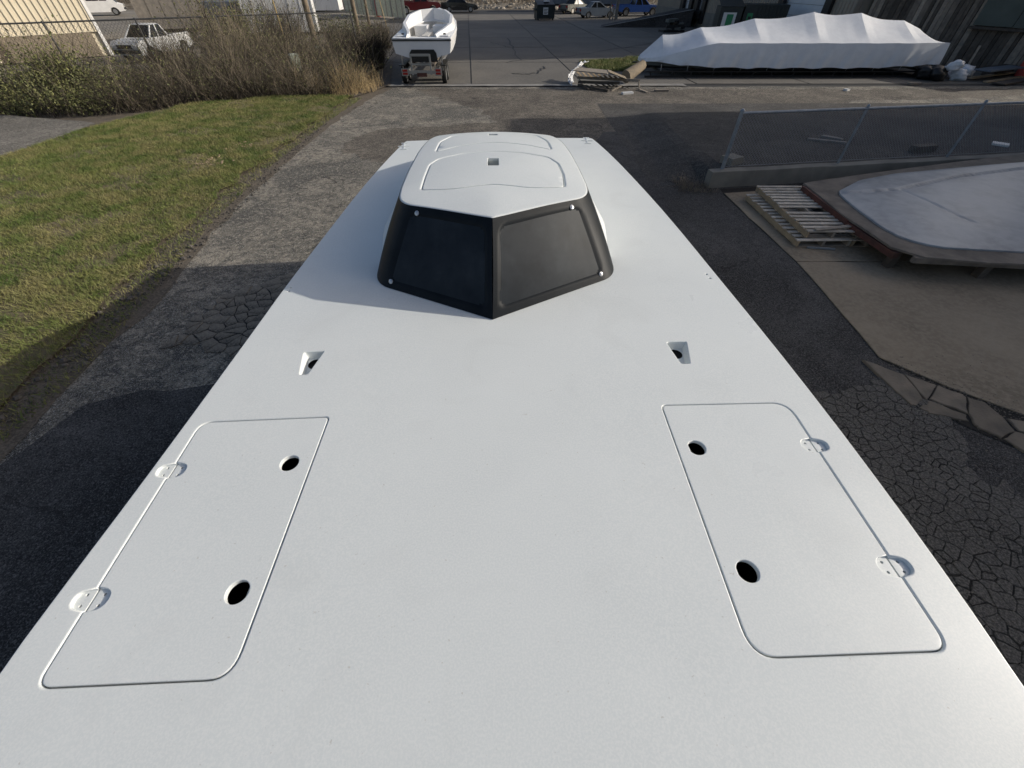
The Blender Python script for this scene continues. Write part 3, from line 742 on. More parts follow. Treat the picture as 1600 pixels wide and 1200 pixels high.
for O_, SQ in ((RH1, SQ1), (RH2, SQ2)):
    hz = panel('roof_hatch', offset(O_, -.006), [rounded(SQ, [.008]*4, 3)], lambda x, y: roofz(x, y)-.002, .004, .025, M['gel'], canopy, .07, 3)
    panel('hatch_gutter', offset(O_, .03), [ccw(rounded(offset(ccw(SQ), .02), [.01]*4, 2))], lambda x, y: roofz(x, y)-.026, .002, .01, M['gel'], canopy, .12, 1)
    x0, y0 = SQ[0][0]-.012, SQ[0][1]-.012; x1, y1 = SQ[2][0]+.012, SQ[2][1]+.012; z1 = roofz(.02, (y0+y1)/2)-.022; z0 = z1-.055
    mb = MB(); mb.add([(x0,y0,z1),(x1,y0,z1),(x1,y1,z1),(x0,y1,z1),(x0,y0,z0),(x1,y0,z0),(x1,y1,z0),(x0,y1,z0)], [(0,1,5,4),(1,2,6,5),(2,3,7,6),(3,0,4,7)])
    mb.build('handle_well', M['gel'], hz)
    MB().box(x0-.01,x1+.01,y0-.01,y1+.01,z0-.02,z0-.001).build('dark_well_floor', M['dark'], hz)  # floor coloured near-black for the shadow at the bottom of the well

# ================================================================== RIGHT SIDE: wall, fence, mold, pallets
wl = empty('retaining_wall', (WALL_A.x, WALL_A.y, 0), math.atan2(WALL_B.y-WALL_A.y, WALL_B.x-WALL_A.x), 'low concrete retaining wall under the chain-link fence', 'wall')
WLEN = (WALL_B-WALL_A).length
for k in range(4):
    a, b = WLEN*k/4, WLEN*(k+1)/4-.012
    panel('wall_section', jag([(a,0),(b,0),(b,.24),(a,.24)], .006, 20, k), [], lambda x, y: .36+.006*math.sin(x*3.1), .014, .36, M['concwall'], wl, 0, 2)
def chain(name, A, B, h, spacing, r, m, parent, z0=0.04, top=0):
    """diagonal wires of a chain-link panel between two points (local)"""
    A, B = Vector(A), Vector(B); L = (B-A).length; d = (B-A)/L; V = []; F = []
    n = Vector((-d.y, d.x, 0))*r
    for sg in (1, -1):
        k = -h
        while k < L+h:
            # wire x = k + sg*z, clipped to the panel
            za, zb = 0.0, h
            if sg > 0: za = max(0, -k); zb = min(h, L-k); f = lambda z: k+z
            else: za = max(0, k-L); zb = min(h, k); f = lambda z: k-z
            if zb > za+.01:
                p = A+d*f(za)+Vector((0,0,z0+za)); q = A+d*f(zb)+Vector((0,0,z0+zb)); t = (q-p).normalized(); b = t.cross(n).normalized()*r; o = n*sg*.8
                i = len(V)
                for e in (p, q): V += [e+o+n, e+o-n*.5+b*.87, e+o-n*.5-b*.87]
                F += [(i,i+1,i+4,i+3),(i+1,i+2,i+5,i+4),(i+2,i,i+3,i+5)]
            k += spacing
    o = mesh(name, V, F, m, parent); o['kind'] = 'stuff'; return o
FA, FB = Vector((5.02,10.28,0)), Vector((16.9,12.02,0)); FL = (FB-FA).length
fr = empty('chain_link_fence', (FA.x, FA.y, .355), math.atan2(FB.y-FA.y, FB.x-FA.x), 'low galvanised chain-link fence standing on the concrete retaining wall', 'fence')
for k, t in enumerate((0, 3.05, 6.1, 9.2, 11.9)):
    rr_ = .042 if k == 0 else .029
    p = MB().tube([(t,0,-.02),(t,0,1.17)], rr_, 10).build('post', M['steel'], fr, angle=R(40))
    MB().tube([(t,0,1.1701),(t,0,1.19),(t,0,1.215)], [rr_*1.25,rr_*1.2,rr_*.3], 10).build('post_cap', M['steel'], p, angle=R(50))
MB().tube([(.03,0,1.13),(FL,0,1.13)], .027, 8).build('top_rail', M['steel'], fr, angle=R(40))
MB().tube([(.03,0,.06),(FL,0,.06)], .004, 4).build('tension_wire', M['steel'], fr)
chain('wire_mesh', (.04,0,0), (FL,0,0), 1.07, .075, .0024, M['steel'], fr, .05)
for z in (.25,.6,.95): MB().tube([(0,0,z-.012),(0,0,z+.012)], .043, 10).build('brace_band', M['steel'], fr)

# grey deck mold on its timber frame
mo = empty('boat_deck_mold', (6.3,5.9,0), 0, 'large grey fibreglass boat deck mold lying on a rough frame', 'boat mold')
FLG = [(.13,3.36),(.10,2.9),(.03,1.6),(.10,.42),(.42,.06),(1.3,-.10),(2.6,-.22),(9,-.6),(9,6.4),(7.5,5.6),(4.5,4.75),(2.2,4.05),(.8,3.6)]
panel('mold_flange', jag(FLG, .012, 14, 3), [], lambda x, y: .40, .006, .035, M['flange'], mo, 0, 1)
RIM = [(.52,2.78),(.44,2.24),(.40,1.84),(.37,1.14),(.46,.66),(.83,.36),(2.1,.20),(4.5,.02),(9,-.3),(9,5.3),(6.09,4.67),(4.96,4.44),(2.45,3.87),(1.4,3.46)]
RIM = ccw(smooth_poly(dens_poly(RIM, .35)))
CREASES = [[(.56,2.68),(1.2,2.72),(1.88,2.82),(2.46,3.07),(3.68,3.58),(5.6,4.12)],[(1.86,2.78),(2.0,2.1),(2.03,1.55),(2.12,1.22)]]
def moldgrid():
    gx = np.arange(.2, 9.2, .025); gy = np.arange(-.5, 5.6, .025); X, Y = np.meshgrid(gx, gy); Pn = np.stack([X.ravel(), Y.ravel()], 1)
    d = np.where(inpoly(Pn, RIM), distpoly(Pn, RIM), 0).reshape(X.shape)
    z = .430+.03*sstep(.0,.9,d)
    for C_, dp in zip(CREASES, (.03,.022)):
        e = distpoly(Pn, C_+C_[::-1]).reshape(X.shape); z = z-dp*sstep(.035,.0,e)
    up = Y > np.interp(X, [q[0] for q in CREASES[0]], [q[1] for q in CREASES[0]])
    z = z+.03*np.where(up, 1, 0)*sstep(.0,.15,d)
    return gx, gy, z
_mg = moldgrid()
def moldz(x, y):
    gx, gy, z = _mg; i = min(max((x-gx[0])/.025, 0), len(gx)-1.001); j = min(max((y-gy[0])/.025, 0), len(gy)-1.001); a, b = int(i), int(j); u, v = i-a, j-b
    return float(z[b,a]*(1-u)*(1-v)+z[b,a+1]*u*(1-v)+z[b+1,a]*(1-u)*v+z[b+1,a+1]*u*v)
panel('mold_skin', RIM, [], moldz, .010, .032, M['mold'], mo, .045, 2)
for a, b, w_, h_ in [((.10,3.25,.33),(.06,1.5,.33),.10,.10),((.06,1.5,.30),(.16,.30,.30),.10,.10),((.3,.12,.33),(2.6,-.14,.33),.08,.09),((2.6,-.14,.33),(9,-.5,.33),.08,.09)]:
    MB().bar(a, b, w_, h_).build('frame_rail', M['moldred'] if a[0] < .2 else M['flange'], mo)
for x, y in ((.22,3.1),(.2,1.7),(.3,.45),(1.6,.1),(3.2,-.05),(5.5,-.25),(2.0,3.4),(4.5,4.0),(7.5,4.7),(3,2)):
    MB().box(x-.06,x+.06,y-.06,y+.06,.02,.36).build('frame_leg', M['wooddark'], mo)
for y in (.5,1.3,2.1,2.9): MB().bar((.3,y,.30),(6,y+.3,.30),.06,.08).build('cross_beam', M['wooddark'], mo)

def pallet(name, x0, x1, y0, y1, z0, ns, label, rz=0, m='slat', skip=()):
    cx, cy = (x0+x1)/2, (y0+y1)/2; p = empty(name, (cx,cy,z0), rz, label, 'pallet', 'pallets by the deck mold'); hx, hy = (x1-x0)/2, (y1-y0)/2
    r = random.Random(ns+int(x0*100))
    for x in (-hx+.025, 0, hx-.025): MB().box(x-.022,x+.022,-hy,hy,.018,.112).build('stringer', M['woodnew'] if x < -.1 else M['wood'], p)
    for k in range(ns):
        if k in skip: continue
        y = -hy+.045+(2*hy-.09)*k/(ns-1); j = r.uniform(-.006,.006); e = r.uniform(-.02,.02)
        MB().bar((-hx+e,y+j,.122+r.uniform(0,.003)),(hx+e,y-j,.122+r.uniform(0,.003)),.085,.017).build('slat', M[m], p)
    for k in range(4):
        y = -hy+.06+(2*hy-.12)*k/3; MB().bar((-hx,y,.009),(hx,y,.009),.09,.016).build('bottom_slat', M['wood'], p)
    return p
pallet('wooden_pallet', 5.30,6.32,7.05,9.30,.024,14, 'lower wooden pallet half covered by another pallet on the concrete', .02)
pallet('wooden_pallet', 5.50,6.50,7.12,9.42,.158,15, 'upper wooden pallet stacked askew on another beside the deck mold', -.02, skip=(6,))
pallet('wooden_pallet', 6.36,6.98,7.05,8.15,.024,6, 'short wooden pallet lying flat at the deck mold frame')
b = MB().bar((6.55,8.30,.06),(6.42,9.5,.06),.72,.02).build('plywood_board', M['ply']); tag(b, 'grey plywood board lying between the pallets and the deck mold', 'board')
tag(MB().bar((5.52,7.0,.045),(6.0,6.93,.045),.03,.03).build('timber_offcut', M['steel']), 'thin stick lying in front of the stacked pallets', 'stick')
tag(MB().bar((5.62,7.16,.31),(6.42,7.30,.325),.085,.017).build('loose_slat', M['wood']), 'loose board lying askew on the upper pallet', 'board')
# loose things behind the fence
for (a, b, w_, h_, m, nm, lab) in [
    ((1262,218),(1322,224),.12,.05,'ply','plank','longer grey plank on the asphalt behind the fence'),
    ((1284,213),(1316,219),.16,.05,'ply','plank','short pale plank lying across the longer plank behind the fence'),
    ((1424,237),(1456,234),.20,.15,'wooddark','timber_block','dark timber block lying against the fence behind the wall'),
    ((1550,224),(1576,228),.28,.05,'sign','scrap_sheet','pale scrap sheet on the asphalt at the right of the fence'),
    ((1133,256),(1150,252),.34,.16,'concwall','concrete_lump','small concrete lump beside the first fence post')]:
    za = .32; p, q = px(*a, za), px(*b, za)
    tag(MB().bar((p[0],p[1],za+h_/2-.015),(q[0],q[1],za+h_/2-.015),w_,h_).build(nm, M[m]), lab, nm.split('_')[-1])

# ================================================================== FAR BOAT ON TRAILER
fb = empty('open_motorboat', (-4.02,23.2,0), R(1.5), 'white open motorboat seen from its stern on a trailer', 'boat')
st = [ # y, half beam at sheer, z sheer, half beam chine, z chine, z keel
 (0.0,1.30,1.62,1.22,1.10,.78),(1.5,1.34,1.66,1.24,1.10,.76),(3.5,1.34,1.74,1.20,1.14,.76),(5.5,1.18,1.86,.98,1.25,.80),(7.0,.85,2.0,.62,1.45,.95),(8.2,.40,2.10,.26,1.75,1.30),(8.9,.03,2.16,.02,2.0,1.85)]
V = []; F = []
for (y, b0, z0, b1, z1, zk) in st: V += [(-b0,y,z0),(-(b0+b1)/2-.02,y,(z0+z1)/2),(-b1,y,z1),(0,y,zk),(b1,y,z1),((b0+b1)/2+.02,y,(z0+z1)/2),(b0,y,z0)]
for i in range(len(st)-1):
    for j in range(6): F.append((i*7+j, i*7+j+1, (i+1)*7+j+1, (i+1)*7+j))
F.append(tuple(range(7)))
mesh('hull', V, F, M['hullw'], fb, angle=R(35))
# deck ring with a V-shaped cockpit opening
sheer = [(-b, y) for (y, b, *_ ) in st]+[(b, y) for (y, b, *_ ) in st][::-1]
cock = ccw(chaikin([(-.55,.35),(.55,.35),(.62,1.0),(1.02,2.6),(1.0,4.0),(.55,5.2),(0,5.5),(-.55,5.2),(-1.0,4.0),(-1.02,2.6),(-.62,1.0)], 2))
def shz(x, y):
    ys = [q[0] for q in st]; return float(np.interp(y, ys, [q[2] for q in st]))+.05*(1-min(1, abs(x)/1.3))*float(sstep(4,7,y))+.015
panel('deck', dens_poly(ccw(sheer), .4), [cock], shz, .03, .12, M['hullw'], fb, .3, 2)
n = len(cock); V = [(x,y,shz(x,y)-.05) for x,y in cock]+[(x*.96,y,1.42) for x,y in cock]
mesh('cockpit_liner', V, [(i,(i+1)%n,n+(i+1)%n,n+i) for i in range(n)]+[tuple(range(n,2*n))], M['upholst'], fb, smooth=False)
# raised coaming round the cockpit, open at the stern
P = [(.62,.25),(.72,1.1),(1.14,2.7),(1.10,4.1),(.66,5.4),(0,5.75),(-.66,5.4),(-1.10,4.1),(-1.14,2.7),(-.72,1.1),(-.62,.25)]
P = [p for p in P]; Pd = []
for a, b2 in zip(P, P[1:]): Pd += [(a[0]+(b2[0]-a[0])*k/4, a[1]+(b2[1]-a[1])*k/4) for k in range(4)]
Pd.append(P[-1]); V = []; F = []
for (x, y) in Pd:
    z = shz(x, y); h = .10+.32*float(sstep(.6,5.2,y)); s_ = 1 if abs(x) < 1e-6 else 1
    dx, dy = x, (y-3.2)*.4; L = math.hypot(dx, dy) or 1; nx, ny = dx/L, dy/L
    V += [(x+nx*.13,y+ny*.13,z-.01),(x+nx*.04,y+ny*.04,z+h),(x-nx*.10,y-ny*.10,z+h),(x-nx*.12,y-ny*.12,z-.06)]
for i in range(len(Pd)-1):
    for j in range(3): F.append((i*4+j,(i+1)*4+j,(i+1)*4+j+1,i*4+j+1))
F += [(0,1,2,3),tuple(len(V)-4+k for k in (3,2,1,0))]
mesh('coaming', V, F, M['hullw'], fb, angle=R(40))
for s_ in (-1,1):
    MB().box(s_*.45-.30,s_*.45+.30,3.3,4.5,1.422,1.80).build('seat', M['hullw'], fb)
    MB().box(s_*.98-.2,s_*.98+.2,.35,.9,shz(1,.6)+.004,shz(1,.6)+.022).build('stern_hatch', M['hullw'], fb)
    MB().tube([(s_*.95,.95,1.66),(s_*.95,.95,1.72)], .06, 10).build('filler_cap', M['black'], fb)
MB().box(-.16,.16,1.2,5.0,1.423,1.6).build('engine_box', M['upholst'], fb)
mb = MB(); mb.box(-1.31,1.31,-.02,.05,1.53,1.575); mb.build('rub_rail', M['fencedark'], fb)
# bracket opening in the transom
ow = [(-.64,.80),(-.60,1.12),(-.50,1.24),(.50,1.24),(.60,1.12),(.64,.80)]
iw = [(-.56,.80),(-.53,1.09),(-.45,1.17),(.45,1.17),(.53,1.09),(.56,.80)]
mb = MB(); V = [(x,-.03,z) for x,z in ow]+[(x,-.03,z) for x,z in iw]; mb.add(V, [(i,i+1,7+i,6+i) for i in range(5)])
mb.add([(x,-.012,z) for x,z in iw], [(0,1,2,3,4,5)]); mb.build('transom_bracket', M['black'], fb)

tr = empty('boat_trailer', (-4.06,22.55,0), R(1.5), 'grey steel boat trailer with tail lights under the white motorboat', 'trailer')
for s_ in (-1,1):
    MB().bar((s_*.62,.1,.55),(s_*.62,8.6,.62),.10,.14).build('frame_rail', M['rim'], tr)
    MB().bar((s_*.42,-.02,.42),(s_*.42,-.02,1.15),.07,.07).build('guide_post', M['rim'], tr)
    MB().bar((s_*.9,.5,.5),(s_*.9,.45,1.05),.05,.05).build('side_guide', M['rim'], tr)
    lt = MB().box(s_*.74-.16,s_*.74+.16,-.08,-.02,.40,.66).build('light_board', M['rim'], tr)
    for z in (.44,.55): MB().box(s_*.74-.11,s_*.74+.11,-.10,-.081,z,z+.08).build('tail_light', M['lampr'], lt)
    for y in (.75,1.65):
        wv = empty('wheel', (s_*.92,y,.33)); wv.parent = tr
        mb = MB(); k = 20; prof = [(-.10,.24),(-.10,.31),(-.07,.33),(.07,.33),(.10,.31),(.10,.24)]
        V = [(a, r_*math.cos(2*math.pi*i/k), r_*math.sin(2*math.pi*i/k)) for a, r_ in prof for i in range(k)]
        mb.add(V, [(j*k+i, j*k+(i+1)%k, (j+1)*k+(i+1)%k, (j+1)*k+i) for j in range(5) for i in range(k)]); mb.build('tyre', M['rubber'], wv, angle=R(40))
        MB().tube([(-.085,0,0),(.085,0,0)], .245, 16).build('rim', M['rim'], wv, angle=R(40))
    MB().bar((s_*.92,.3,.72),(s_*.92,2.1,.72),.26,.03).build('mudguard', M['black'], tr)
    MB().bar((s_*.5,.3,.72),(s_*.5,6.5,.84),.12,.08).build('bunk', M['wooddark'], tr)
for y in (.0,2.2,4.5,7): MB().bar((-.66,y,.52),(.66,y,.52),.08,.12).build('cross_member', M['rim'], tr)
MB().bar((-.42,-.03,1.12),(.42,-.03,1.12),.07,.08).build('guide_bar', M['rim'], tr)
MB().bar((-.42,-.03,.80),(.42,-.03,.80),.06,.06).build('guide_bar', M['rim'], tr)
MB().box(-.22,.22,-.06,-.03,.36,.5).build('plate_holder', M['moldred'], tr)
MB().bar((0,8.4,.6),(0,9.8,.55),.10,.12).build('tongue', M['rim'], tr)
MB().bar((0,9.3,.0),(0,9.3,.6),.08,.08).build('jack', M['rim'], tr)

# ================================================================== SHRINK-WRAPPED BOAT ON A RACK
cb = empty('wrapped_boat', (.24,0,0), 0, 'long boat shrink-wrapped in white plastic on a low rack', 'boat')
ridge = [(6.5,.72),(7.5,1.50),(9.35,1.77),(11.95,2.09),(14.8,2.32),(17.2,2.29),(19.5,2.02),(20.5,1.72),(21.25,1.38)]
def ridgez(x):
    for (a, za), (b, zb) in zip(ridge, ridge[1:]):
        if a <= x <= b: t = (x-a)/(b-a); return za+(zb-za)*t-.15*(1-abs(2*t-1)**1.6)*(.6+.4*(1-t))*.8 if b-a > 1.2 else za+(zb-za)*t
    return 1.38
NX, NYc = 236, 40; V = []; F = []; rr = random.Random(3)
TS = [.62*k/13 for k in range(14)]+[.62+.38*k/7 for k in range(1,8)]; TS = [-q_ for q_ in TS[:0:-1]]+TS
pk = [a for a, _ in ridge[1:-1]]
for i in range(NX+1):
    x = 6.5+(21.25-6.5)*i/NX; zr = ridgez(x); e = float(sstep(6.4,9.6,x)); hw = .25+1.45*e**.7*(1-.12*float(sstep(19,21.3,x)))
    zk = .62+.70*float(sstep(6.5,10.0,x)); zk = min(zk, zr-.02); zbm = .48-.10*float(sstep(6.5,12,x))+.10*float(sstep(17,21,x))+.04*abs(math.sin(x*1.9)); yc = 26.3+.10*(x-14)*.0
    for j in range(NYc+1):
        t = TS[j]; s_ = abs(t)
        if s_ <= .62:
            q = s_/.62; y = hw*.97*q; z = zr+(zk-zr)*(q**.92); pkd = min(abs(x-p) for p in pk); z += -.045*math.sin(math.pi*q)*min(1, pkd/.5)
        else:
            q = (s_-.62)/.38; y = hw*(.97+.06*math.sin(q*1.6)); z = zk+(zbm-zk)*q
        y += (.018*math.sin(x*5.3+s_*9)*q if s_ > .62 else 0); z += .005*math.sin(x*3.7+t*6)*q; y += .02*math.sin(x*11+q*4)*max(0, q-.2) if s_ > .62 else 0
        V.append((x, yc+(y if t > 0 else -y), z))
for i in range(NX):
    for j in range(NYc): F.append((i*(NYc+1)+j,(i+1)*(NYc+1)+j,(i+1)*(NYc+1)+j+1,i*(NYc+1)+j+1))
F += [tuple(range(NYc+1))[::-1], tuple(NX*(NYc+1)+j for j in range(NYc+1))]
mesh('plastic_cover', V, F, M['tarp'], cb, angle=R(9))
V = []; F = []
for i in range(31):
    x = 6.9+14.2*i/30; e = float(sstep(6.4,9.6,x)); hw = .2+1.3*e**.7
    V += [(x,26.3-hw,.66),(x,26.3-hw*.9,.36),(x,26.3,.24),(x,26.3+hw*.9,.36),(x,26.3+hw,.66)]
for i in range(30):
    for j in range(4): F.append((i*5+j,(i+1)*5+j,(i+1)*5+j+1,i*5+j+1))
F += [(0,1,2,3,4),(154,153,152,151,150)]
mesh('hull', V, F, M['grime'], cb, angle=R(40))
for x in np.arange(7.3,21.2,1.35): MB().tube([(x,24.75+.05*math.sin(x),.52),(x+.05,24.9,.26)], .012, 5).build('strap', M['sign'], cb)
cb.scale = (.972,1,1)
rk = empty('boat_rack', (0,0,0), 0, 'long low black steel rack under the shrink-wrapped boat', 'rack')
for y in (24.75,27.8): MB().bar((6.6,y,.245),(21.5,y,.245),.08,.05).build('top_rail', M['black'], rk); MB().bar((6.6,y,.05),(21.5,y,.05),.10,.09).build('base_rail', M['black'], rk)
for k in range(15):
    x = 6.9+k*1.0
    MB().bar((x,24.75,.09),(x+(.10 if k % 2 else -.06),24.75,.225),.05,.05).build('strut', M['black'], rk)
    MB().bar((x,27.8,.09),(x,27.8,.225),.05,.05).build('strut', M['black'], rk)
for k in range(8): x = 7.4+k*1.9; MB().bar((x,24.8,.20),(x,27.75,.20),.08,.08).build('cross_beam', M['black'], rk)

# ---- broken pallets in torn plastic left of the wrapped boat
dp = empty('pallet_stack', (0,0,0), 0, 'heap of broken pallets half wrapped in torn white plastic', 'pallets')
def seg(a, za, b, zb, w_, h_, m, nm): 
    p, q = px(*a, za), px(*b, zb); MB().bar((*p,za),(*q,zb),w_,h_).build(nm, M[m], dp)
for k in range(9):
    t = k/8; x = 902+66*t; seg((x,112+8*t),.42,(x+6,119+6*t),.34,.10,.02,'woodnew','slat')
seg((900,108),.62,(952,113),.58,.9,.03,'wood','top_board'); seg((950,111),.60,(978,122),.36,.7,.03,'cardboard','top_board')
seg((902,121),.30,(1000,126),.28,.05,.10,'wood','stringer'); seg((903,128),.22,(968,130),.18,.05,.10,'wooddark','stringer')
for k in range(9):
    t = k/8; seg((908+60*t,131+2*math.sin(k)),.14,(920+62*t,139-2*t),.05,.08,.02,'wooddark','slat')
seg((903,133),.10,(950,142),.05,.06,.09,'wooddark','stringer'); seg((955,142),.02,(971,134),.14,.06,.05,'wood','loose_slat'); seg((998,127),.30,(999,140),.03,.05,.05,'wood','post')
seg((996,138),.05,(1011,144),.03,.10,.03,'wood','loose_slat')
rr = random.Random(5); V = []; F = []; nu, nv = 12, 9
for i in range(nu+1):
    for j in range(nv+1):
        u, v = i/nu, j/nv; x, y = px(906-14*math.sin(u*2.6)-6*u, 102+33*u, .0+.62*(1-u)); V.append((x+.5*v*(1-.6*u)+rr.uniform(-.05,.05), y+.9*v+rr.uniform(-.06,.06), max(.02,.66*(1-u)**1.2+.05+rr.uniform(-.05,.05))))
for i in range(nu):
    for j in range(nv): F.append((i*(nv+1)+j,i*(nv+1)+j+1,(i+1)*(nv+1)+j+1,(i+1)*(nv+1)+j))
pl = mesh('torn_sheet', V, F, M['plastic'], dp); pl.modifiers.new('thick','SOLIDIFY').thickness = .01
# rolled carpet/tube beside it
a, b_ = px(978,119,.3), px(1004,104,.55)
tg = MB().tube([(*a,.28),((a[0]+b_[0])/2,(a[1]+b_[1])/2,.44),(*b_,.62)], [.26,.24,.2], 12).build('rolled_sheet', M['cardboard'], None, angle=R(50)); tag(tg, 'grey-brown rolled sheet leaning at the end of the wrapped boat', 'roll')
for (x, y, L, rz, m, lab) in [(980,147,.5,.3,'sign','white scrap board lying on the asphalt before the broken pallets'),(1033,143,.6,.1,'wood','single short board lying in front of the long boat rack'),(1428,132,.62,.15,'wood','short timber block lying before the right end of the rack'),(1322,142,.2,.4,'sign','tiny white scrap on the asphalt before the boat rack')]:
    p = px(x, y); tag(MB().bar((p[0]-L/2*math.cos(rz),p[1]-L/2*math.sin(rz),.04),(p[0]+L/2*math.cos(rz),p[1]+L/2*math.sin(rz),.04),.18,.07).build('scrap_board', M[m]), lab, 'board')

# ---- heap of bags, planks, red drum at right
def blob(name, c, r, m, seed, label, cat, group=None, sq=(1,1,.7)):
    rr = random.Random(seed); bm = bmesh.new(); bmesh.ops.create_icosphere(bm, subdivisions=3, radius=1)
    ph = [rr.uniform(0,6) for _ in range(6)]
    for v in bm.verts:
        p = v.co; k = 1+.16*math.sin(3*p.x+ph[0]+2*p.z)+.13*math.sin(5*p.y+ph[1]+3*p.x)+.10*math.sin(9*p.z+ph[2]+4*p.y)+.06*math.sin(15*p.x+ph[3])*math.sin(13*p.y+ph[4])
        v.co = Vector((p.x*r*sq[0]*k, p.y*r*sq[1]*k, max(-r*sq[2]*.8, p.z*r*sq[2]*k)))
    me = bpy.data.meshes.new(name); bm.to_mesh(me); bm.free(); me.materials.append(m); me.shade_smooth()
    o = bpy.data.objects.new(name, me); COL.objects.link(o); o.location = (c[0], c[1], c[2]+r*sq[2]*.8); return tag(o, label, cat, group)
for i, (x, y, z, r, m, lab) in enumerate([(1492,126,.0,.34,'plastic','largest white plastic bag, nearest in the rubbish heap by the rack'),(1503,120,.05,.36,'plastic','white crumpled bag at the right side of the rubbish heap'),(1478,118,.1,.33,'plastic','white crumpled bag at the left of the rubbish heap'),(1488,110,.42,.28,'plastic','white bag on top of the rubbish heap'),(1458,126,0,.42,'black','black rubbish bag leaning at the end of the rack'),(1440,124,0,.40,'black','black rubbish bag under the end of the rack')]):
    blob('rubbish_bag', (*px(x, y, z), z), r, M[m], i+3, lab, 'bag', 'bags in the rubbish heap', (1.15,.8,.75))
p = px(1503,118); tag(MB().bar((*p,0),(p[0]+.12,p[1]+.2,1.15),.09,.05).build('timber_stake', M['wood']), 'upright wooden stake sticking out of the rubbish heap', 'stake')
for (a, b2, w_, z, m, lab) in [((1515,122),(1592,112),.22,.10,'woodnew','long yellow plank lying toward the red drum'),((1540,128),(1596,120),.20,.05,'woodnew','shorter yellow plank lying below the long one'),((1535,110),(1590,104),.7,.42,'slate','blue-grey sheet panel lying on timbers by the boarded wall'),((1560,131),(1600,124),.5,.06,'wooddark','dark broken boards at the right edge near the red drum')]:
    p, q = px(*a, z), px(*b2, z); tag(MB().bar((*p,z),(*q,z),w_,.05).build('plank', M[m]), lab, 'plank')
q = px(1545,112,.2); q2 = px(1590,106,.2)
tag(MB().bar((*q,.2),(*q2,.2),.5,.36).build('timber_bearer', M['wooddark']), 'dark timbers under the blue-grey sheet panel', 'timber')
p = px(1594,119); dr = empty('steel_drum', (p[0]+.05,p[1],0), 0, 'red steel drum cut by the right edge of the view', 'drum')
MB().tube([(0,0,0),(0,0,.30),(0,0,.31),(0,0,.60),(0,0,.61),(0,0,.9)], [.29,.29,.305,.305,.29,.29], 24).build('drum_shell', M['rust'], dr, angle=R(40))
MB().tube([(0,0,.9001),(0,0,.92)], [.29,.30], 24).build('drum_lid', M['rust'], dr, angle=R(40))

# ================================================================== BUILDINGS
# dock warehouse: facade from F0 (far) to F1 (near), front towards -X
F0, F1 = Vector((16.4,62)), Vector((20.9,33.2)); fd = (F1-F0).normalized(); FLN = (F1-F0).length
dk = empty('dock_warehouse', (F0.x,F0.y,0), math.atan2(fd.y, fd.x), 'tan warehouse with truck docks and white overhead doors behind the wrapped boat', 'building')
# local +x runs along the facade towards the camera, local -y is the open lot side
def doorspan(a, b): return (a, b)
doors = [(6.6,8.4,1.1),(9.6,11.0,1.2),(22.2,27.0,.35)]
edges_ = [0]+[v for d in doors for v in d[:2]]+[FLN]
MB().box(0,FLN,.3,14,0,11.0).build('inner_shell', M['tanwall'], dk)
for a, b2 in zip(edges_[::2], edges_[1::2]):
    MB().box(a,b2-.01,-.06,.29,0,1.1).build('base_wall', M['dockblock'], dk)
    mb = MB(); x = a
    while x < b2-.02:
        x2 = min(x+.18, b2-.02); mb.box(x,x2,.0,.285,1.101,11.0)
        if x+.24 < b2: mb.box(x2,min(x+.30,b2-.02),-.035,.285,1.101,11.0)
        x += .30
    o = mb.build('wall_siding', M['tanwall'], dk); o['kind'] = 'stuff'
for (a, b2, zb) in doors:
    dr_ = empty('overhead_door', ((a+b2)/2,0,0)); dr_.parent = dk; hw = (b2-a)/2
    for k in range(6):
        z0 = zb+k*.6; MB().box(-hw+.02,hw-.02,.10,.16,z0+.01,z0+.59).build('door_panel', M['doorw'], dr_)
    MB().box(-hw,hw,.05,.28,0,zb-.005).build('dock_sill', M['dockblock'], dr_)
    for s_ in (-1,1): MB().box(s_*hw-.30,s_*hw+.30,-.30,-.065,.3,3.9).build('dock_seal', M['black'], dr_)
    MB().box(-hw,hw,-.45,-.07,max(.2,zb-.6),zb-.02).build('dock_bumper', M['black'], dr_)
MB().box(-.2,FLN+.1,-.2,14.2,11.0,11.3).build('roof', M['tanwall'], dk)
# asphalt ramp to the dock
rp = empty('loading_ramp', (0,0,0), 0, 'asphalt loading ramp rising to the dock doors', 'ramp')
a, b_, c_ = px(937,43), px(1078,43), 1.25
V = [(a[0],a[1],.02),(b_[0],b_[1],.02),(b_[0],b_[1],c_),(a[0]+.6,a[1]+2.6,.02),(b_[0],b_[1]+3.0,.02),(b_[0],b_[1]+3.0,c_)]
mesh('ramp_body', V, [(0,1,2),(3,5,4),(0,2,5,3),(1,4,5,2),(0,3,4,1)], M['darkasph'], rp)
p0 = Vector(V[0]); 
mesh('ramp_cap', [(V[0][0],V[0][1]-.02,.03),(V[2][0],V[2][1]-.02,c_+.01),(V[2][0],V[2][1]+.35,c_+.02),(V[0][0]+.1,V[0][1]+.35,.04)], [(0,1,2,3)], M['gutter'], rp)
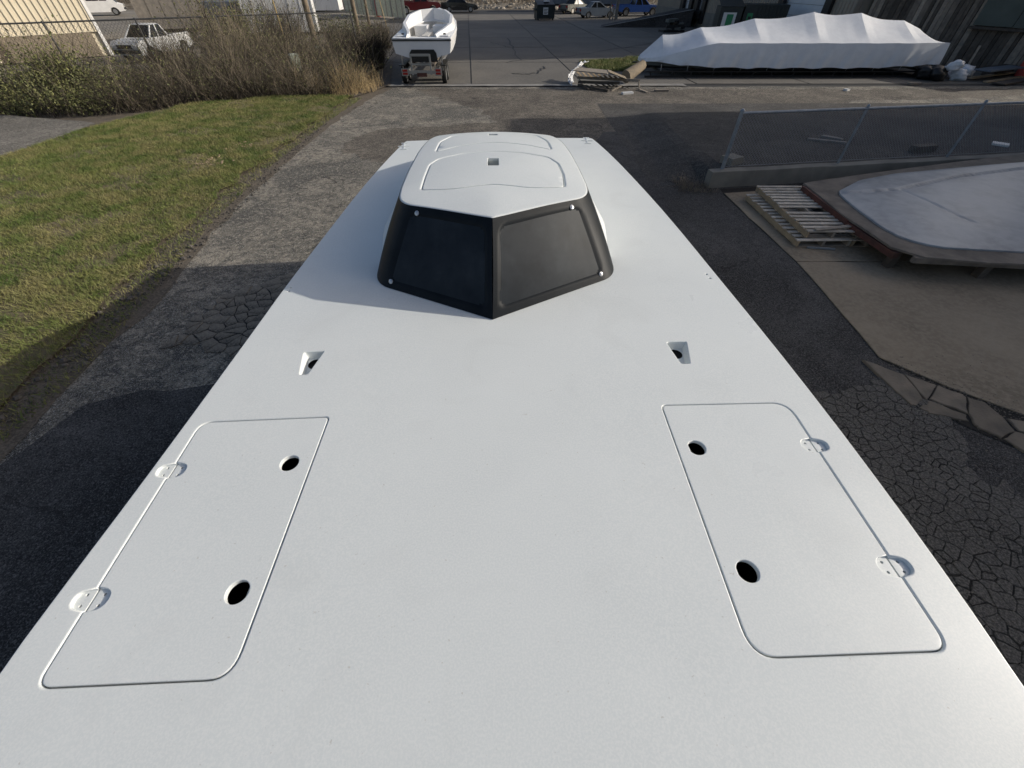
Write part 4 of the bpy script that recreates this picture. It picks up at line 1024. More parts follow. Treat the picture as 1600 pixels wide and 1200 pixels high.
# boarded shed at the right, low, with grey-green sheet panels above
S0, S1 = Vector((21.6,33.0)), Vector((27.2,22.4)); sd = (S1-S0).normalized(); SLN = (S1-S0).length
sh = empty('boarded_shed', (S0.x,S0.y,0), math.atan2(sd.y, sd.x), 'low shed with weathered dark boards below grey-green sheet panels', 'building')
MB().box(0,SLN,.16,5,0,3.0).build('inner_shell', M['wooddark'], sh)
rr = random.Random(8); x = 0; k = 0
while x < SLN-.1:
    wd = rr.uniform(.16,.34); zt = 3.0 if x < 5.6 else 1.75
    MB().box(x,min(SLN,x+wd-.02),.06+rr.uniform(0,.06),.155,.02,zt-rr.uniform(0,.03)).build('board', M['wooddark'] if rr.random() < .62 else M['wood' if rr.random() < .25 else 'flange'], sh); x += wd
x = 5.6
while x < SLN-.2:
    wd = rr.uniform(1.2,1.7); MB().box(x,min(SLN,x+wd-.03),-.10+rr.uniform(0,.05),.05,1.72+rr.uniform(-.04,.04),3.05).build('sheet_panel', M['greenp'], sh); x += wd
MB().box(5.5,SLN,-.16,.055,1.60,1.70).build('ledge', M['wooddark'], sh)
MB().box(-.1,SLN+.1,-.25,5.2,3.06,3.2).build('roof', M['greenp'], sh)
# big warehouse beyond the right edge that shades the yard
bw = empty('metal_warehouse', (24.5,19.4,0), 0, 'tall metal warehouse outside the right edge that shades the yard', 'building')
MB().box(0,18,-34,0,0,9.6).build('wall', M['tanwall'], bw); MB().box(-.2,18.2,-34.2,.2,9.6,9.85).build('roof', M['greenp'], bw)
for k in range(6): MB().box(-.03,-.001,-4-k*5,-1.4-k*5,0,3.6).build('door', M['doorw'], bw)

# cream metal building at left
L0, L1 = Vector((-38,18.6)), Vector((-25.5,32.6)); ld = (L1-L0).normalized(); LLN = (L1-L0).length
lb = empty('cream_metal_building', (L0.x,L0.y,0), math.atan2(ld.y, ld.x), 'cream ribbed metal building with brown block base behind the fence', 'building')
MB().box(0,LLN,.12,16,0,6.5).build('inner_shell', M['metalwall'], lb)
mb = MB()
for k in range(int(LLN/.4)):   # running bond blocks are too far off to tell apart; courses only
    mb.box(k*.4,k*.4+.385,.0,.118,.02,1.14)
o = mb.build('block_base', M['block'], lb)
MB().box(0,LLN,-.03,.118,1.141,1.17).build('base_trim', M['metalwall'], lb)
mb = MB(); x = 0
while x < LLN-.05: mb.box(x,min(LLN,x+.22),.03,.118,1.171,6.5); mb.box(x+.222,min(LLN+.01,x+.30),-.02,.118,1.171,6.5); x += .302
o = mb.build('wall_siding', M['metalwall'], lb); o['kind'] = 'stuff'
MB().box(LLN-.02,LLN+.14,-.05,.3,0,6.5).build('corner_trim', M['white'], lb)
MB().box(-.2,LLN+.3,-.3,16.2,6.5,6.8).build('roof', M['metalwall'], lb)
MB().tube([(LLN-5.2,-.09,.1),(LLN-5.2,-.09,6.4)], .06, 8).build('downspout', M['metalwall'], lb, angle=R(40))

# ================================================================== VEHICLES
def wheel_mesh(parent, x, y, r=.33, wd=.2):
    wv = empty('wheel', (x,y,r)); wv.parent = parent; k = 20; h = wd/2
    prof = [(-h,.64*r),(-h,.93*r),(-h*.6,r),(h*.6,r),(h,.93*r),(h,.64*r)]
    V = [(a, q*math.cos(2*math.pi*i/k), q*math.sin(2*math.pi*i/k)) for a, q in prof for i in range(k)]
    mesh('tyre', V, [(j*k+i, j*k+(i+1)%k, (j+1)*k+(i+1)%k, (j+1)*k+i) for j in range(5) for i in range(k)], M['rubber'], wv, angle=R(40))
    MB().tube([(-h*.85,0,0),(h*.85,0,0)], r*.65, 14).build('rim', M['rim'], wv, angle=R(40))
def side_extrude(name, prof, W, m, parent, taper=.06, ztap=.5):
    """side outline (y,z) filled and extruded over the width, drawn in a little towards the top"""
    pr = ccw(prof); v, f = fill(pr, [], 0); V = []; F = []
    def wx(z): return W/2*(1-taper*max(0, z-ztap))
    for s_ in (-1,1):
        n = len(V); V += [(s_*wx(p[1]), p[0], p[1]) for p in v]; F += [tuple(i+n for i in (q if s_ > 0 else q[::-1])) for q in f]
    n = len(V); k = len(pr); V += [(-wx(z)*.985, y, z+.0) for y, z in pr]+[(wx(z)*.985, y, z) for y, z in pr]
    V2 = V; F += [(n+i, n+(i+1)%k, n+k+(i+1)%k, n+k+i) for i in range(k)]
    # bridge the small chamfer
    o = mesh(name, V, F, m, parent); bm = bmesh.new(); bm.from_mesh(o.data); bmesh.ops.remove_doubles(bm, verts=bm.verts, dist=.03); bmesh.ops.recalc_face_normals(bm, faces=bm.faces)
    for q in bm.faces: q.smooth = True
    for e in bm.edges:
        if len(e.link_faces) == 2 and e.calc_face_angle(0) > R(32): e.smooth = False
    bm.to_mesh(o.data); bm.free(); return o
def arch(y, r, zb):  # wheel arch points from rear to front at the sill
    return [(y-r*math.cos(a), zb+max(0, r*math.sin(a))) for a in [math.pi*k/8 for k in range(9)]]
def greenhouse(par, yb0, yb1, yt0, yt1, zb, zt, wb, wt, paint, posts=(.5,)):
    V = [(-wb,yb0,zb),(wb,yb0,zb),(wb,yb1,zb),(-wb,yb1,zb),(-wt,yt0,zt),(wt,yt0,zt),(wt,yt1,zt),(-wt,yt1,zt)]
    for nm, q in (('rear_window',(0,1,5,4)),('windscreen',(2,3,7,6)),('side_window',(1,2,6,5)),('side_window',(3,0,4,7))): 
        mesh(nm, [V[i] for i in q], [(0,1,2,3)], M['glass'], par)
    r = MB(); e = .015; c = .06
    vs = [(-wt-e,yt0-e,zt-.005),(wt+e,yt0-e,zt-.005),(wt+e,yt1+e,zt-.005),(-wt-e,yt1+e,zt-.005),(-wt+c,yt0+c,zt+.05),(wt-c,yt0+c,zt+.05),(wt-c,yt1-c,zt+.05),(-wt+c,yt1-c,zt+.05)]
    r.add(vs, [(4,5,6,7),(0,1,5,4),(1,2,6,5),(2,3,7,6),(3,0,4,7)]).build('roof', paint, par, angle=R(60))
    for i in range(4): MB().bar(V[i], V[i+4], .075, .075, (0,1,0)).build('pillar', paint, par)
    for t in posts:
        for s_ in (-1,1): MB().bar((s_*wb, yb0+(yb1-yb0)*t, zb),(s_*wt, yt0+(yt1-yt0)*t, zt), .06, .08, (0,1,0)).build('pillar', paint, par)
def car(name, label, loc, rz, kind, paint, group=None, r=.32):
    """front of the car points to local +Y"""
    o = empty(name, (*loc, 0), rz, label, 'pickup truck' if kind in ('pickup','old') else ('van' if kind == 'van' else 'car'), group)
    if kind == 'sedan':
        L, W, wb0, wb1 = 4.8, 1.84, -1.35, 1.50
        prof = [(-2.38,.42)]+arch(wb0,.39,.22)+arch(wb1,.39,.22)+[(2.36,.30),(2.40,.62),(2.15,.80),(1.05,.93),(.8,.95),(-1.35,1.0),(-1.6,1.03),(-2.30,1.0),(-2.40,.75)]
        side_extrude('body', prof, W, paint, o); greenhouse(o, -1.62,.95,-.85,.20,.97,1.42,.80,.60,paint,(.48,))
    elif kind == 'coupe':
        L, W, wb0, wb1 = 4.5, 1.7, -1.25, 1.45
        prof = [(-2.2,.40)]+arch(wb0,.38,.24)+arch(wb1,.38,.24)+[(2.2,.35),(2.24,.72),(1.0,.90),(-1.4,.93),(-2.22,.90)]
        side_extrude('body', prof, W, paint, o); greenhouse(o, -1.05,.85,-.55,.15,.91,1.36,.74,.58,paint,(.42,))
    elif kind in ('pickup','old'):
        L, W, wb0, wb1 = 5.5, 1.95, -1.6, 1.8; k = .86 if kind == 'old' else 1.0; r = .38
        prof = [(-2.75,.55)]+arch(wb0,.46,.40)+arch(wb1,.46,.40)+[(2.72,.42),(2.78,.9*k),(2.55,1.12*k),(1.25,1.20*k),(-.55,1.18*k),(-.56,1.14*k),(-2.74,1.14*k)]
        side_extrude('body', prof, W, paint, o, .03); zb = 1.17*k
        greenhouse(o, -.52,1.3,-.30,.55,zb-.01,zb+.62,.86,.68,paint,(.5,))
        MB().box(-.78,.78,-2.60,-.66,1.145*k,1.148*k).build('bed', M['black'], o)
        for s_ in (-1,1): MB().box(s_*.87-.07,s_*.87+.07,-2.72,-.58,1.149*k,1.22*k).build('bed_rail', paint, o)
    else:
        L, W, wb0, wb1 = 5.4, 1.95, -1.6, 1.65; r = .36
        prof = [(-2.7,.45)]+arch(wb0,.43,.32)+arch(wb1,.43,.32)+[(2.65,.40),(2.7,.95),(2.2,1.10),(1.35,1.95),(-2.6,2.05),(-2.7,1.0)]
        side_extrude('body', prof, W, paint, o, .05, .9)
        for s_ in (-1,1):
            for a, b2 in ((-2.3,-.9),(-.7,.5),(.6,1.3)): MB().bar((s_*.945,a,1.55),(s_*.945,b2,1.55),.03,.42,(0,0,1)).build('side_window', M['glass'], o)
        mesh('windscreen', [(-.8,2.18,1.14),(.8,2.18,1.14),(.74,1.42,1.90),(-.74,1.42,1.90)], [(0,1,2,3)], M['glass'], o)
    for y in (wb0, wb1):
        for s_ in (-1,1): wheel_mesh(o, s_*(W/2-.11), y, r)
    yf = L/2+.02; zl = .68 if kind in ('sedan','coupe') else .85
    for s_ in (-1,1):
        MB().box(s_*(W/2-.30)-.16,s_*(W/2-.30)+.16,yf-.03,yf+.03,zl-.07,zl+.08).build('headlight', M['lampw'], o)
        MB().box(s_*(W/2-.20)-.12,s_*(W/2-.20)+.12,-yf-.03,-yf+.06,zl-.05,zl+.14).build('tail_light', M['lampr'], o)
    MB().box(-W/2+.06,W/2-.06,yf-.06,yf+.06,zl-.34,zl-.16).build('bumper', M['black'] if kind != 'old' else M['rim'], o)
    MB().box(-W/2+.06,W/2-.06,-yf-.06,-yf+.05,zl-.34,zl-.18).build('bumper', M['black'] if kind != 'old' else M['rim'], o)
    MB().box(-W/2+.42,W/2-.42,yf-.02,yf+.025,zl-.10,zl+.10).build('grille', M['black'], o)
    return o
def P(x, y): return px(x, y)
car('parked_pickup', 'dark red pickup truck behind the open motorboat', P(655,22), R(-78), 'pickup', M['red'])
car('parked_car', 'black sedan parked beside the dark red pickup', P(718,19), R(-84), 'sedan', M['navy'])
car('parked_car', 'dark car half hidden behind the black sedan', P(716,9), R(-82), 'sedan', M['navy'])
car('parked_car', 'grey-blue old coupe parked by the wooden posts', P(930,28), R(-74), 'coupe', M['slate'])
car('parked_car', 'dark grey wreck of a car behind the dumpster', P(898,21), R(-50), 'coupe', M['grime'])
car('parked_truck', 'bright blue old truck beside the loading ramp', P(992,25), R(-80), 'old', M['bluep'])
car('parked_pickup', 'silver white pickup truck behind the fence and branches', (-21.7,31.6), R(176), 'pickup', M['silver']).scale = (.86,.86,.86)
car('parked_van', 'white van parked far beyond the utility poles', P(508,10), R(-86), 'van', M['white'])
car('parked_van', 'white van farther left, half hidden by bare branches', P(395,7), R(-80), 'van', M['white'])
# trailers and boxes behind the thicket
def box_trailer(label, c, rz, L, W, H_, m, cat='trailer', ribs=8):
    o = empty('box_trailer', (*c,0), rz, label, cat)
    MB().box(-L/2,L/2,-W/2,W/2,.75,H_).build('box_body', M[m], o)
    for k in range(ribs+1):
        x = -L/2+.02+k*(L-.04)/ribs
        for s_ in (-1,1): MB().box(x-.03,x+.03,s_*W/2-.02,s_*W/2+.02,.76,H_-.02).build('rib', M[m], o)
    MB().box(-L/2,L/2,-W/2+.2,W/2-.2,.55,.745).build('chassis', M['black'], o)
    for x in (-L*.12, L*.08):
        for s_ in (-1,1):
            wv = empty('wheel', (x,s_*(W/2-.15),.36), math.pi/2); wv.parent = o
            MB().tube([(-.1,0,0),(.1,0,0)], .36, 16).build('tyre', M['rubber'], wv, angle=R(40)); MB().tube([(-.11,0,0),(.11,0,0)], .2, 12).build('rim', M['rim'], wv, angle=R(40))
    MB().bar((L/2,0,.62),(L/2+1.1,0,.6),.12,.12).build('tongue', M['black'], o); MB().bar((L/2+.9,0,0),(L/2+.9,0,.6),.07,.07).build('jack', M['black'], o)
    return o
box_trailer('grey box trailer standing beyond the cream building', (-24.3,41.5), R(24), 7.0, 2.4, 3.3, 'ply')
box_trailer('low blue-grey box trailer behind the silver pickup', (-19.6,38.6), R(14), 3.6, 2.2, 2.3, 'slate', ribs=5)
box_trailer('white box trailer behind the bare thicket', (-16.2,38.0), R(16), 4.5, 2.2, 2.5, 'white', ribs=6)
box_trailer('long white trailer far behind the bare branches', (-24.0,62), R(6), 9.0, 2.4, 3.0, 'white', ribs=10)
car('parked_van', 'white van beyond the corner of the cream building', P(160,24), R(-60), 'van', M['white'])

# dumpsters
def dumpster(label, c, rz, W, D_, H_, sign, m):
    o = empty('dumpster', (*c,0), rz, label, 'dumpster')
    MB().add([(-W/2,-D_/2,.12),(W/2,-D_/2,.12),(W/2,D_/2,.12),(-W/2,D_/2,.12),(-W/2,-D_/2,H_*.78),(W/2,-D_/2,H_*.78),(W/2,D_/2,H_),(-W/2,D_/2,H_)],
             [(3,2,1,0),(4,5,6,7),(0,1,5,4),(1,2,6,5),(2,3,7,6),(3,0,4,7)]).build('bin_body', M[m], o)
    for s_ in (-1,1):
        MB().add([(s_*W/4-W/4+.02,-D_/2-.05,H_*.79),(s_*W/4+W/4-.02,-D_/2-.05,H_*.79),(s_*W/4+W/4-.02,D_/2,H_*1.01),(s_*W/4-W/4+.02,D_/2,H_*1.01),(s_*W/4-W/4+.02,-D_/2-.05,H_*.79+.05),(s_*W/4+W/4-.02,-D_/2-.05,H_*.79+.05),(s_*W/4+W/4-.02,D_/2,H_*1.01+.05),(s_*W/4-W/4+.02,D_/2,H_*1.01+.05)],
             [(3,2,1,0),(4,5,6,7),(0,1,5,4),(1,2,6,5),(2,3,7,6),(3,0,4,7)]).build('lid', M['black'], o)
        MB().box(s_*(W/2+.08)-.07,s_*(W/2+.08)+.07,-.5,.5,H_*.5,H_*.62).build('fork_pocket', M[m], o)
    for x in (-W*.4,-W*.13,W*.13,W*.4): MB().box(x-.04,x+.04,-D_/2-.06,-D_/2-.001,.2,H_*.75).build('rib', M[m], o)
    for x in (-W*.42,W*.42):
        for y in (-D_*.4,D_*.4): MB().box(x-.08,x+.08,y-.08,y+.08,0,.119).build('foot', M['black'], o)
    sx, sw, sm = sign; MB().box(sx-sw/2,sx+sw/2,-D_/2-.085,-D_/2-.065,H_*.30,H_*.68).build('notice', M[sm], o)
    return o
d1 = dumpster('black dumpster with a white notice standing on the open lot', P(850,31), R(10), 2.0, 1.5, 1.55, (-.05,.55,'sign'), 'greenbox')
mb = MB()
for k, z in enumerate((.90,.78,.66,.56)): mb.box(-.25,.18-.08*(k % 2),-.838,-.836,z-.02,z+.025)
mb.build('notice_lettering', M['black'], d1)
mb = MB(); mb.box(-.1,.5,-.2,.2,1.47,1.58); mb.build('rubbish', M['plastic'], d1)
gx = empty('container_bin', (16.3,38.2,0), R(-12), 'tall dark green container with green and white notices', 'container')
MB().box(-1.7,-.25,-.9,1.2,.1,2.05).build('bin_body', M['greenbox'], gx); MB().box(-.1,2.7,-.7,1.2,.1,2.15).build('bin_body', M['greenbox'], gx)
MB().add([(-1.75,-.95,2.055),(-.2,-.95,2.055),(-.2,1.2,2.45),(-1.75,1.2,2.45)], [(0,1,2,3)]).build('lid', M['greenbox'], gx)
nb = MB().box(-1.45,-.6,-.935,-.905,.95,1.75).build('notice', M['sign'], gx); MB().box(-1.2,-.78,-.955,-.937,1.02,1.66).build('notice_panel', M['signg'], nb)
MB().box(.15,.5,-.735,-.703,1.2,1.72).build('notice', M['signg'], gx)
MB().box(.23,.42,-.75,-.737,1.40,1.56).build('notice_symbol', M['greenbox'], gx)
for x in (-1.5,-.4,.1,2.5): MB().box(x-.1,x+.1,-.6,.9,0,.099).build('skid', M['black'], gx)
for k in range(8): MB().box(.75+k*.24,.80+k*.24,-.75,-.701,.2,2.1).build('rib', M['greenbox'], gx)
gj = empty('scrap_heap', (14.2,47.2,0), .2, 'black scrap machinery beside the loading ramp', 'scrap')
for k in range(7):
    a = random.uniform(0,3); MB().bar((random.uniform(-.9,.6),random.uniform(-.4,.4),.15+.1*k),(random.uniform(-.2,1.2),random.uniform(-.4,.4),.25+.09*k),.5,.22).build('scrap_piece', M['black' if k % 3 else 'grime'], gj)
MB().box(-1,1,-.5,.5,0,.16).build('scrap_base', M['black'], gj)
# wooden posts and stored goods by the coupe
for i, (x, w_, h_) in enumerate(((952,.12,1.5),(957,.10,1.2),(962,.30,2.2))):
    p = P(x, 31); tag(MB().bar((*p,0),(p[0],p[1],h_),w_,w_).build('wooden_post', M['wood']), ['thin wooden post nearest the old coupe','second thin wooden post right of the old coupe','thick pale wooden post in front of the blue truck'][i], 'post')
tl = box_trailer('long grey semi trailer behind the old coupe', (11.5,76), R(-4), 13, 2.5, 3.4, 'slate', ribs=14)

# ================================================================== POLES, PEDESTALS, LEFT FENCES
GRP = 'utility poles in the thicket'
def pole(a, r0, r1, h, label, m='pole', lean=(0,0), name='utility_pole', cat='pole', group=GRP):
    p = px(*a); o = MB().tube([(p[0],p[1],0),(p[0]+lean[0]*.5,p[1]+lean[1]*.5,h/2),(p[0]+lean[0],p[1]+lean[1],h)], [r0,(r0+r1)/2,r1], 12).build(name, M[m], None, angle=R(40)); return tag(o, label, cat, group)
pole((500,92), .17,.13, 9, 'thickest utility pole, rising behind the two green pedestals')
pole((566,78), .15,.12, 9, 'utility pole between the thick pole and the motorboat')
pole((579,48), .13,.11, 8, 'farther utility pole by the slatted fence')
pole((457,100), .035,.03, 5, 'thin yellow guy wire guard left of the thick pole', 'polelt', (0,0), 'wire_guard', 'guard', None)
pole((607,52), .03,.03, 6, 'thin pale guy wire guard left of the dark red pickup', 'polelt', (-.9,.3), 'wire_guard', 'guard', None)
pole((592,26), .28,.28, 4, 'faded red round post before the slatted fence', 'rust', (0,0), 'steel_post', 'post', None)
def pedestal(a, w_, d_, h, rz, label):
    p = px(*a); o = empty('utility_pedestal', (*p,0), rz, label, 'pedestal', 'utility pedestals')
    MB().box(-w_/2,w_/2,-d_/2,d_/2,0,h).build('cabinet', M['box'], o)
    MB().add([(-w_/2-.02,-d_/2-.02,h),(w_/2+.02,-d_/2-.02,h),(w_/2+.02,d_/2+.02,h),(-w_/2-.02,d_/2+.02,h),(-w_/2+.03,-d_/2+.03,h+.05),(w_/2-.03,-d_/2+.03,h+.05),(w_/2-.03,d_/2-.03,h+.05),(-w_/2+.03,d_/2-.03,h+.05)], [(3,2,1,0),(4,5,6,7),(0,1,5,4),(1,2,6,5),(2,3,7,6),(3,0,4,7)]).build('cap', M['box'], o)
pedestal((474,137), .34,.30,1.15,R(35),'larger pale green utility pedestal at the edge of the thicket')
pedestal((507,112), .26,.24,1.0,R(30),'smaller pale green utility pedestal in front of the thick pole')
# chain-link fence in front of the cream building
A0, A1 = Vector((-27.6,17.1)), Vector((-8.6,29.1)); al = (A1-A0).length
lf = empty('chain_link_fence', (A0.x,A0.y,0), math.atan2(A1.y-A0.y, A1.x-A0.x), 'tall dark chain-link fence running through the bare thicket', 'fence')
k = 0
while k*3.2 < al: MB().tube([(k*3.2,0,0),(k*3.2,0,2.25)], .035, 8).build('post', M['fencedark'], lf, angle=R(40)); k += 1
MB().tube([(0,0,2.2),(al,0,2.2)], .028, 8).build('top_rail', M['fencedark'], lf, angle=R(40))
chain('wire_mesh', (0,0,0), (al,0,0), 2.12, .13, .004, M['fencedark'], lf, .05)
# slatted privacy fence behind the motorboat
B0, B1 = Vector(px(540,22)), Vector(px(634,30)); bl = (B1-B0).length
sf = empty('slatted_fence', (B0.x,B0.y,0), math.atan2(B1.y-B0.y, B1.x-B0.x), 'grey slatted fence left of the dark red pickup', 'fence')
k = 0
while k*.2 < bl: MB().box(k*.2,k*.2+.17,-.01,.01,.1,2.3).build('slat', M['box'] if k % 5 else M['ply'], sf); k += 1
for t in np.arange(0, bl+.1, bl/5): MB().tube([(t,.04,0),(t,.04,2.4)], .03, 6).build('post', M['steel'], sf)
MB().tube([(0,.04,2.33),(bl,.04,2.33)], .025, 6).build('top_rail', M['steel'], sf)

# ================================================================== VEGETATION
def twigs(n, region, hmin, hmax, seed, r0=.008, lean=.45, arch_=.25, zb=.04, tall=False):
    r = np.random.default_rng(seed); P_ = np.array(region); lo = P_.min(0); hi = P_.max(0)
    A = r.uniform(lo, hi, (n*4, 2)); A = A[inpoly(A, region)][:n]; n = len(A)
    h = r.uniform(hmin, hmax, n)*(.55+.65*np.abs(np.sin(A[:,0]*1.3+A[:,1]*.8)))*(np.interp(A[:,0], [-18,-14.5,-12,-9,-6.5], [.6,.9,1.5,1.35,.85]) if tall else 1); th = r.uniform(0, 2*np.pi, n); ln = np.abs(r.normal(0, lean, n))*h; ar = r.normal(0, arch_, n)*h
    th2 = th+r.normal(0, .9, n); rad = r0*r.uniform(.5,1.6,n); K = 5; V = np.zeros((n, K, 3, 3)); base = np.stack([A[:,0],A[:,1],np.full(n,zb)],1)
    for k in range(K):
        t = k/(K-1); c = base.copy(); c[:,0] += np.cos(th)*ln*t+np.cos(th2)*ar*t*t; c[:,1] += np.sin(th)*ln*t+np.sin(th2)*ar*t*t; c[:,2] += h*t-np.abs(ar)*.5*t**3
        c += r.normal(0,.045,(n,3))*t
        for j in range(3):
            a = 2*math.pi*j/3; V[:,k,j] = c; V[:,k,j,0] += rad*(1-.75*t)*math.cos(a); V[:,k,j,1] += rad*(1-.75*t)*math.sin(a)
    F = []
    for k in range(K-1):
        for j in range(3): F.append([k*3+j, k*3+(j+1)%3, (k+1)*3+(j+1)%3, (k+1)*3+j])
    F = np.array(F); FF = (F[None]+(np.arange(n)*K*3)[:,None,None]).reshape(-1,4)
    return V.reshape(-1,3), FF, V[:,:,0,:]
def leaves(C, n, size, seed, spread=.05):
    r = np.random.default_rng(seed); i = r.integers(0, C.shape[0], n); k = r.integers(1, C.shape[1], n); p = C[i,k]+r.normal(0, spread, (n,3))
    a = r.normal(0,1,(n,3)); a /= np.linalg.norm(a,axis=1)[:,None]; b = np.cross(a, r.normal(0,1,(n,3))); b /= np.linalg.norm(b,axis=1)[:,None]; s_ = size*r.uniform(.5,1.3,(n,1))
    V = np.stack([p-a*s_, p+b*s_*.5, p+a*s_, p-b*s_*.5], 1); return V.reshape(-1,3), np.arange(n*4).reshape(-1,4)
TH = [(-14.0,17.2),(-12.4,18.2),(-10.3,19.2),(-8.0,19.8),(-6.9,20.6),(-6.5,22.5),(-6.8,25),(-8.5,29),(-11.5,29),(-17,25),(-18.5,22.5),(-16,18.2)]
tht = empty('thicket', (0,0,0), 0, 'tangled bare brown thicket between the lawn and the fence', 'thicket'); 
TH2 = [(-14.2,17.2),(-12.4,18.3),(-10.3,19.3),(-8.0,19.9),(-6.9,20.7),(-6.6,22.3),(-9,21.6),(-12,20.4),(-15.5,19.2)]
for i, (n, m, h0, h1, r0, reg, ln, ar) in enumerate([(2600,'twig',.5,1.7,.010,TH,.9,.5),(1500,'twig2',.4,1.7,.009,TH,.9,.5),(2600,'twig3',.3,1.3,.012,TH,1.0,.6),(1000,'twig2',.4,1.2,.008,TH2,1.1,.5),(1300,'twig',.4,1.1,.009,TH2,1.0,.5)]):
    V, F, C = twigs(n, reg, h0, h1, 50+i, r0, ln, ar, tall=True); o = npmesh('twigs', V, F, M[m], tht); o['kind'] = 'stuff'
    if i in (0, 2): V2, F2 = leaves(C, 13000, .030, 60+i, .08); o = npmesh('leaves', V2, F2, M['leaf' if i else 'leaf2'], tht); o['kind'] = 'stuff'
rq = random.Random(31)
for k in range(46):                                               # taller branching canes standing out of the tangle
    t = rq.random(); bx = -17.5+t*10.5+rq.gauss(0,.5); by = 19.6+t*4.2+rq.gauss(0,1.3)
    mb = MB()
    def cane(p, d, L, r, dep):
        pts = [p]; q = p
        for i in range(4): d = (d+Vector((rq.gauss(0,.16),rq.gauss(0,.16),rq.gauss(0,.05)))).normalized(); q = q+d*L/4; pts.append(q)
        mb.tube(pts, [r*(1-.15*i) for i in range(5)], 4, False)
        if dep < 3:
            for i in range(3): a = rq.uniform(0,6.3); cane(pts[2+i%3], (d+Vector((math.cos(a)*.8,math.sin(a)*.8,rq.uniform(-.1,.4)))).normalized(), L*rq.uniform(.45,.7), r*.55, dep+1)
    cane(Vector((bx,by,.03)), Vector((rq.gauss(-.05,.25),rq.gauss(0,.25),1)).normalized(), rq.uniform(.8,1.4), rq.uniform(.012,.022), 0)
    o = mb.build('cane', M[('twig','twig2','twig3')[k%3]], tht); o['kind'] = 'stuff'
tht['kind'] = 'stuff'
LH = [(-30,14.4),(-22,15.5),(-18.2,16.5),(-15.5,16.6),(-14.2,17.0),(-15.2,19.5),(-18.5,22.2),(-22,20.0),(-30,16.5)]
lsh = empty('leafy_brambles', (0,0,0), 0, 'low olive-leaved brambles along the fence at the far left', 'brambles'); lsh['kind'] = 'stuff'
for i, (n, m, h0, h1, r0) in enumerate([(2600,'twig3',.4,1.5,.009),(1200,'twig',.4,1.7,.009),(500,'twig2',.5,1.8,.008)]):
    V, F, C = twigs(n, LH, h0, h1*.85, 70+i, r0, .8, .5); o = npmesh('twigs', V, F, M[m], lsh); o['kind'] = 'stuff'
    V2, F2 = leaves(C, (26000,14000,5000)[i], .040, 80+i, .10); o = npmesh('leaves', V2, F2, M['leaf2' if i else 'leaf'], lsh); o['kind'] = 'stuff'
# dry weeds at the thicket's tip
WD = [(-9.4,20.4),(-7.0,20.0),(-6.0,21.0),(-5.8,22.4),(-6.6,23.0),(-9,22)]
V, F, C = twigs(900, WD, .25,1.0, 90, .007, .5); tag(npmesh('dry_weeds', V, F, M['straw']), 'straw-coloured dry weeds at the end of the thicket', 'weeds', kind='stuff')
# dark dense shrub beside the motorboat
def shrub(name, c, rx, ry, h, nt, nl, tm, lm, seed, label, lsize=.035, cat='shrub'):
    o = empty(name, (*c,0), 0, label, cat); reg = [(rx*.35*math.cos(a), ry*.35*math.sin(a)) for a in [k*math.pi/6 for k in range(12)]]
    V, F, C = twigs(nt, reg, h*.6, h, seed, .011, .5, .3, 0); C = C.copy()
    npmesh('stems', V, F, M[tm], o); V2, F2 = leaves(C, nl, lsize, seed+1, .10); npmesh('foliage', V2, F2, M[lm], o); return o
shrub('dense_shrub', (-7.9,27.2), 2.6, 2.4, 1.7, 2300, 5000, 'twig3', 'twig3', 100, 'dense dark shrub left of the open motorboat')
shrub('leafy_shrub', (-17.6,19.2), 1.6, 1.6, 2.6, 260, 3200, 'twig3', 'leaf2', 104, 'sparse yellow-green shrub rising in front of the silver pickup', .05)
shrub('leafy_shrub', (-14.6,27.8), 2.6, 2.2, 3.3, 500, 5200, 'twig', 'leaf2', 107, 'taller olive shrub in front of the white box trailer', .05)
shrub('leafy_shrub', (-10.6,33.0), 2.8, 2.2, 2.0, 600, 4600, 'twig', 'leaf', 111, 'olive shrub behind the thick utility pole', .05)
shrub('bare_shrub', (-13.6,31.0), 2.8, 2.2, 3.2, 900, 500, 'twig', 'leaf', 114, 'tall bare brown shrub left of the thick utility pole', .05)
shrub('bare_shrub', (-9.3,36.0), 2.6, 2.2, 1.9, 800, 300, 'twig', 'leaf', 117, 'bare brown shrub before the grey slatted fence', .05)
shrub('bare_shrub', (-17.0,31.0), 2.4, 2.2, 3.0, 800, 700, 'twig2', 'leaf2', 119, 'pale bare shrub before the white box trailer', .05)
for i_, (c_, h_, tm_, lab_) in enumerate([((-13.2,24.2),3.0,'twig2','tall pale bare shrub behind the forked tree'),((-11.4,25.2),2.0,'twig','tall brown bare shrub left of the yellow guy wire guard'),((-9.6,26.4),1.7,'twig2','pale bare shrub right of the larger utility pedestal'),((-15.6,23.2),2.4,'twig','brown bare shrub right of the silver pickup'),((-8.6,31.0),1.6,'twig','brown bare shrub between two utility poles')]):
    shrub('bare_shrub', c_, 2.6, 2.2, h_, 420, 900, tm_, 'leaf', 130+3*i_, lab_, .035)
# weeds and rubble at the end of the retaining wall
V, F, C = twigs(260, [(3.9,9.8),(4.75,9.75),(4.7,10.3),(4.0,10.6)], .05,.22, 160, .004, 1.2, .6, .0); tag(npmesh('dry_weeds', V, F, M['twig2']), 'dry weeds at the left end of the concrete wall', 'weeds', kind='stuff')
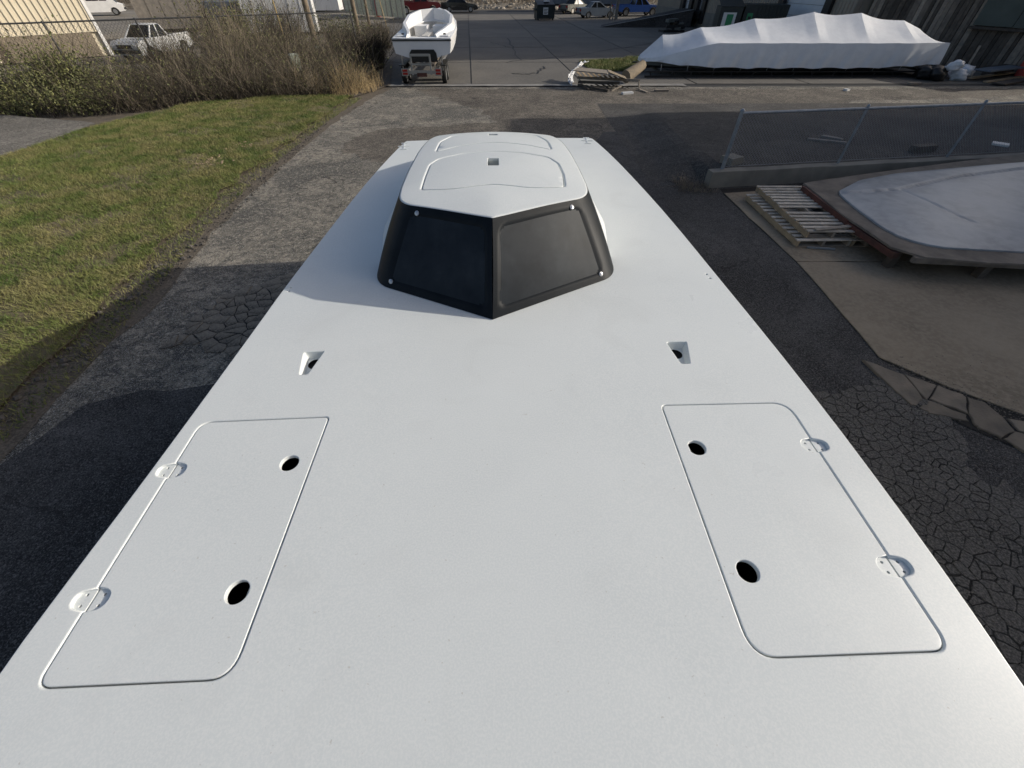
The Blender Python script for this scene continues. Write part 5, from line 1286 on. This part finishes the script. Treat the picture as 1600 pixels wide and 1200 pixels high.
# small forked bare tree
def tree(c, label, seed, h=4.6, r0=.07):
    rr = random.Random(seed); o = empty('bare_tree', (*c,0), 0, label, 'tree'); mb = MB(); br = MB()
    def grow(p, d, L, r, depth, m):
        pts = [p]; q = p; n = 5
        for i in range(n): d = (d+Vector((rr.gauss(0,.10),rr.gauss(0,.10),rr.gauss(.02,.04)))).normalized(); q = q+d*L/n; pts.append(q)
        m.tube(pts, [r*(1-.45*i/n) for i in range(n+1)], 7 if depth < 2 else 4)
        if depth < 4:
            for i in range(3 if depth else 2):
                a = rr.uniform(0,6.3); s_ = rr.uniform(.4,.8); nd = (d+Vector((math.cos(a)*s_,math.sin(a)*s_,rr.uniform(.0,.3)))).normalized()
                grow(pts[-1-(i if depth else 0)], nd, L*rr.uniform(.55,.8), r*.5, depth+1, br)
    grow(Vector((0,0,0)), Vector((-.22,0,1)).normalized(), h*.36, r0, 0, mb)
    mb.build('trunk', M['bark'], o, angle=R(60)); br.build('crown', M['twig'], o, angle=R(60)); return o
tree((-12.6,23.6), 'small forked bare tree standing in the thicket', 5)
tree((-21.8,19.4), 'thin dark crooked sapling in the brambles', 8, 3.4, .05)

# far scrub bank with pale rocks
V = []; F = []; NXB, NYB = 90, 14
for i in range(NXB+1):
    for j in range(NYB+1):
        x = -70+140*i/NXB; y = 79+31*j/NYB; z = 5.5*float(sstep(0,1,j/NYB))+.35*math.sin(x*.7+y)+.25*math.sin(x*1.9-y*1.3); V.append((x,y,max(-.1,z*min(1,j/2))))
for i in range(NXB):
    for j in range(NYB): F.append((i*(NYB+1)+j,(i+1)*(NYB+1)+j,(i+1)*(NYB+1)+j+1,i*(NYB+1)+j+1))
hb = mesh('hillside', V, F, M['scrub'], None, smooth=True); hb['kind'] = 'structure'
rr = random.Random(77); pts = [(rr.uniform(-22,18), rr.uniform(79.5,90), rr.uniform(.0,.3)) for _ in range(700)]
pts = [(x, y, .02+5.5*float(sstep(0,1,(y-79)/31))+z*.2) for x, y, z in pts]
rocks('rock_scatter', pts, .12, .5, M['rock'], 12, 'pale rocks strewn over the scrub bank beyond the lot', 'rocks')
V, F, C = twigs(5000, [(-60,80),(40,80),(40,95),(-60,95)], .5, 1.8, 120, .03, .6, .3, .6); tag(npmesh('scrub', V, F, M['twig']), 'low brown scrub covering the far bank', 'scrub', kind='stuff')
sheet('far_kerb', [(-5,76.9),(24,75.4),(24,75.9),(-5,77.4)], .05, M['gutter'])
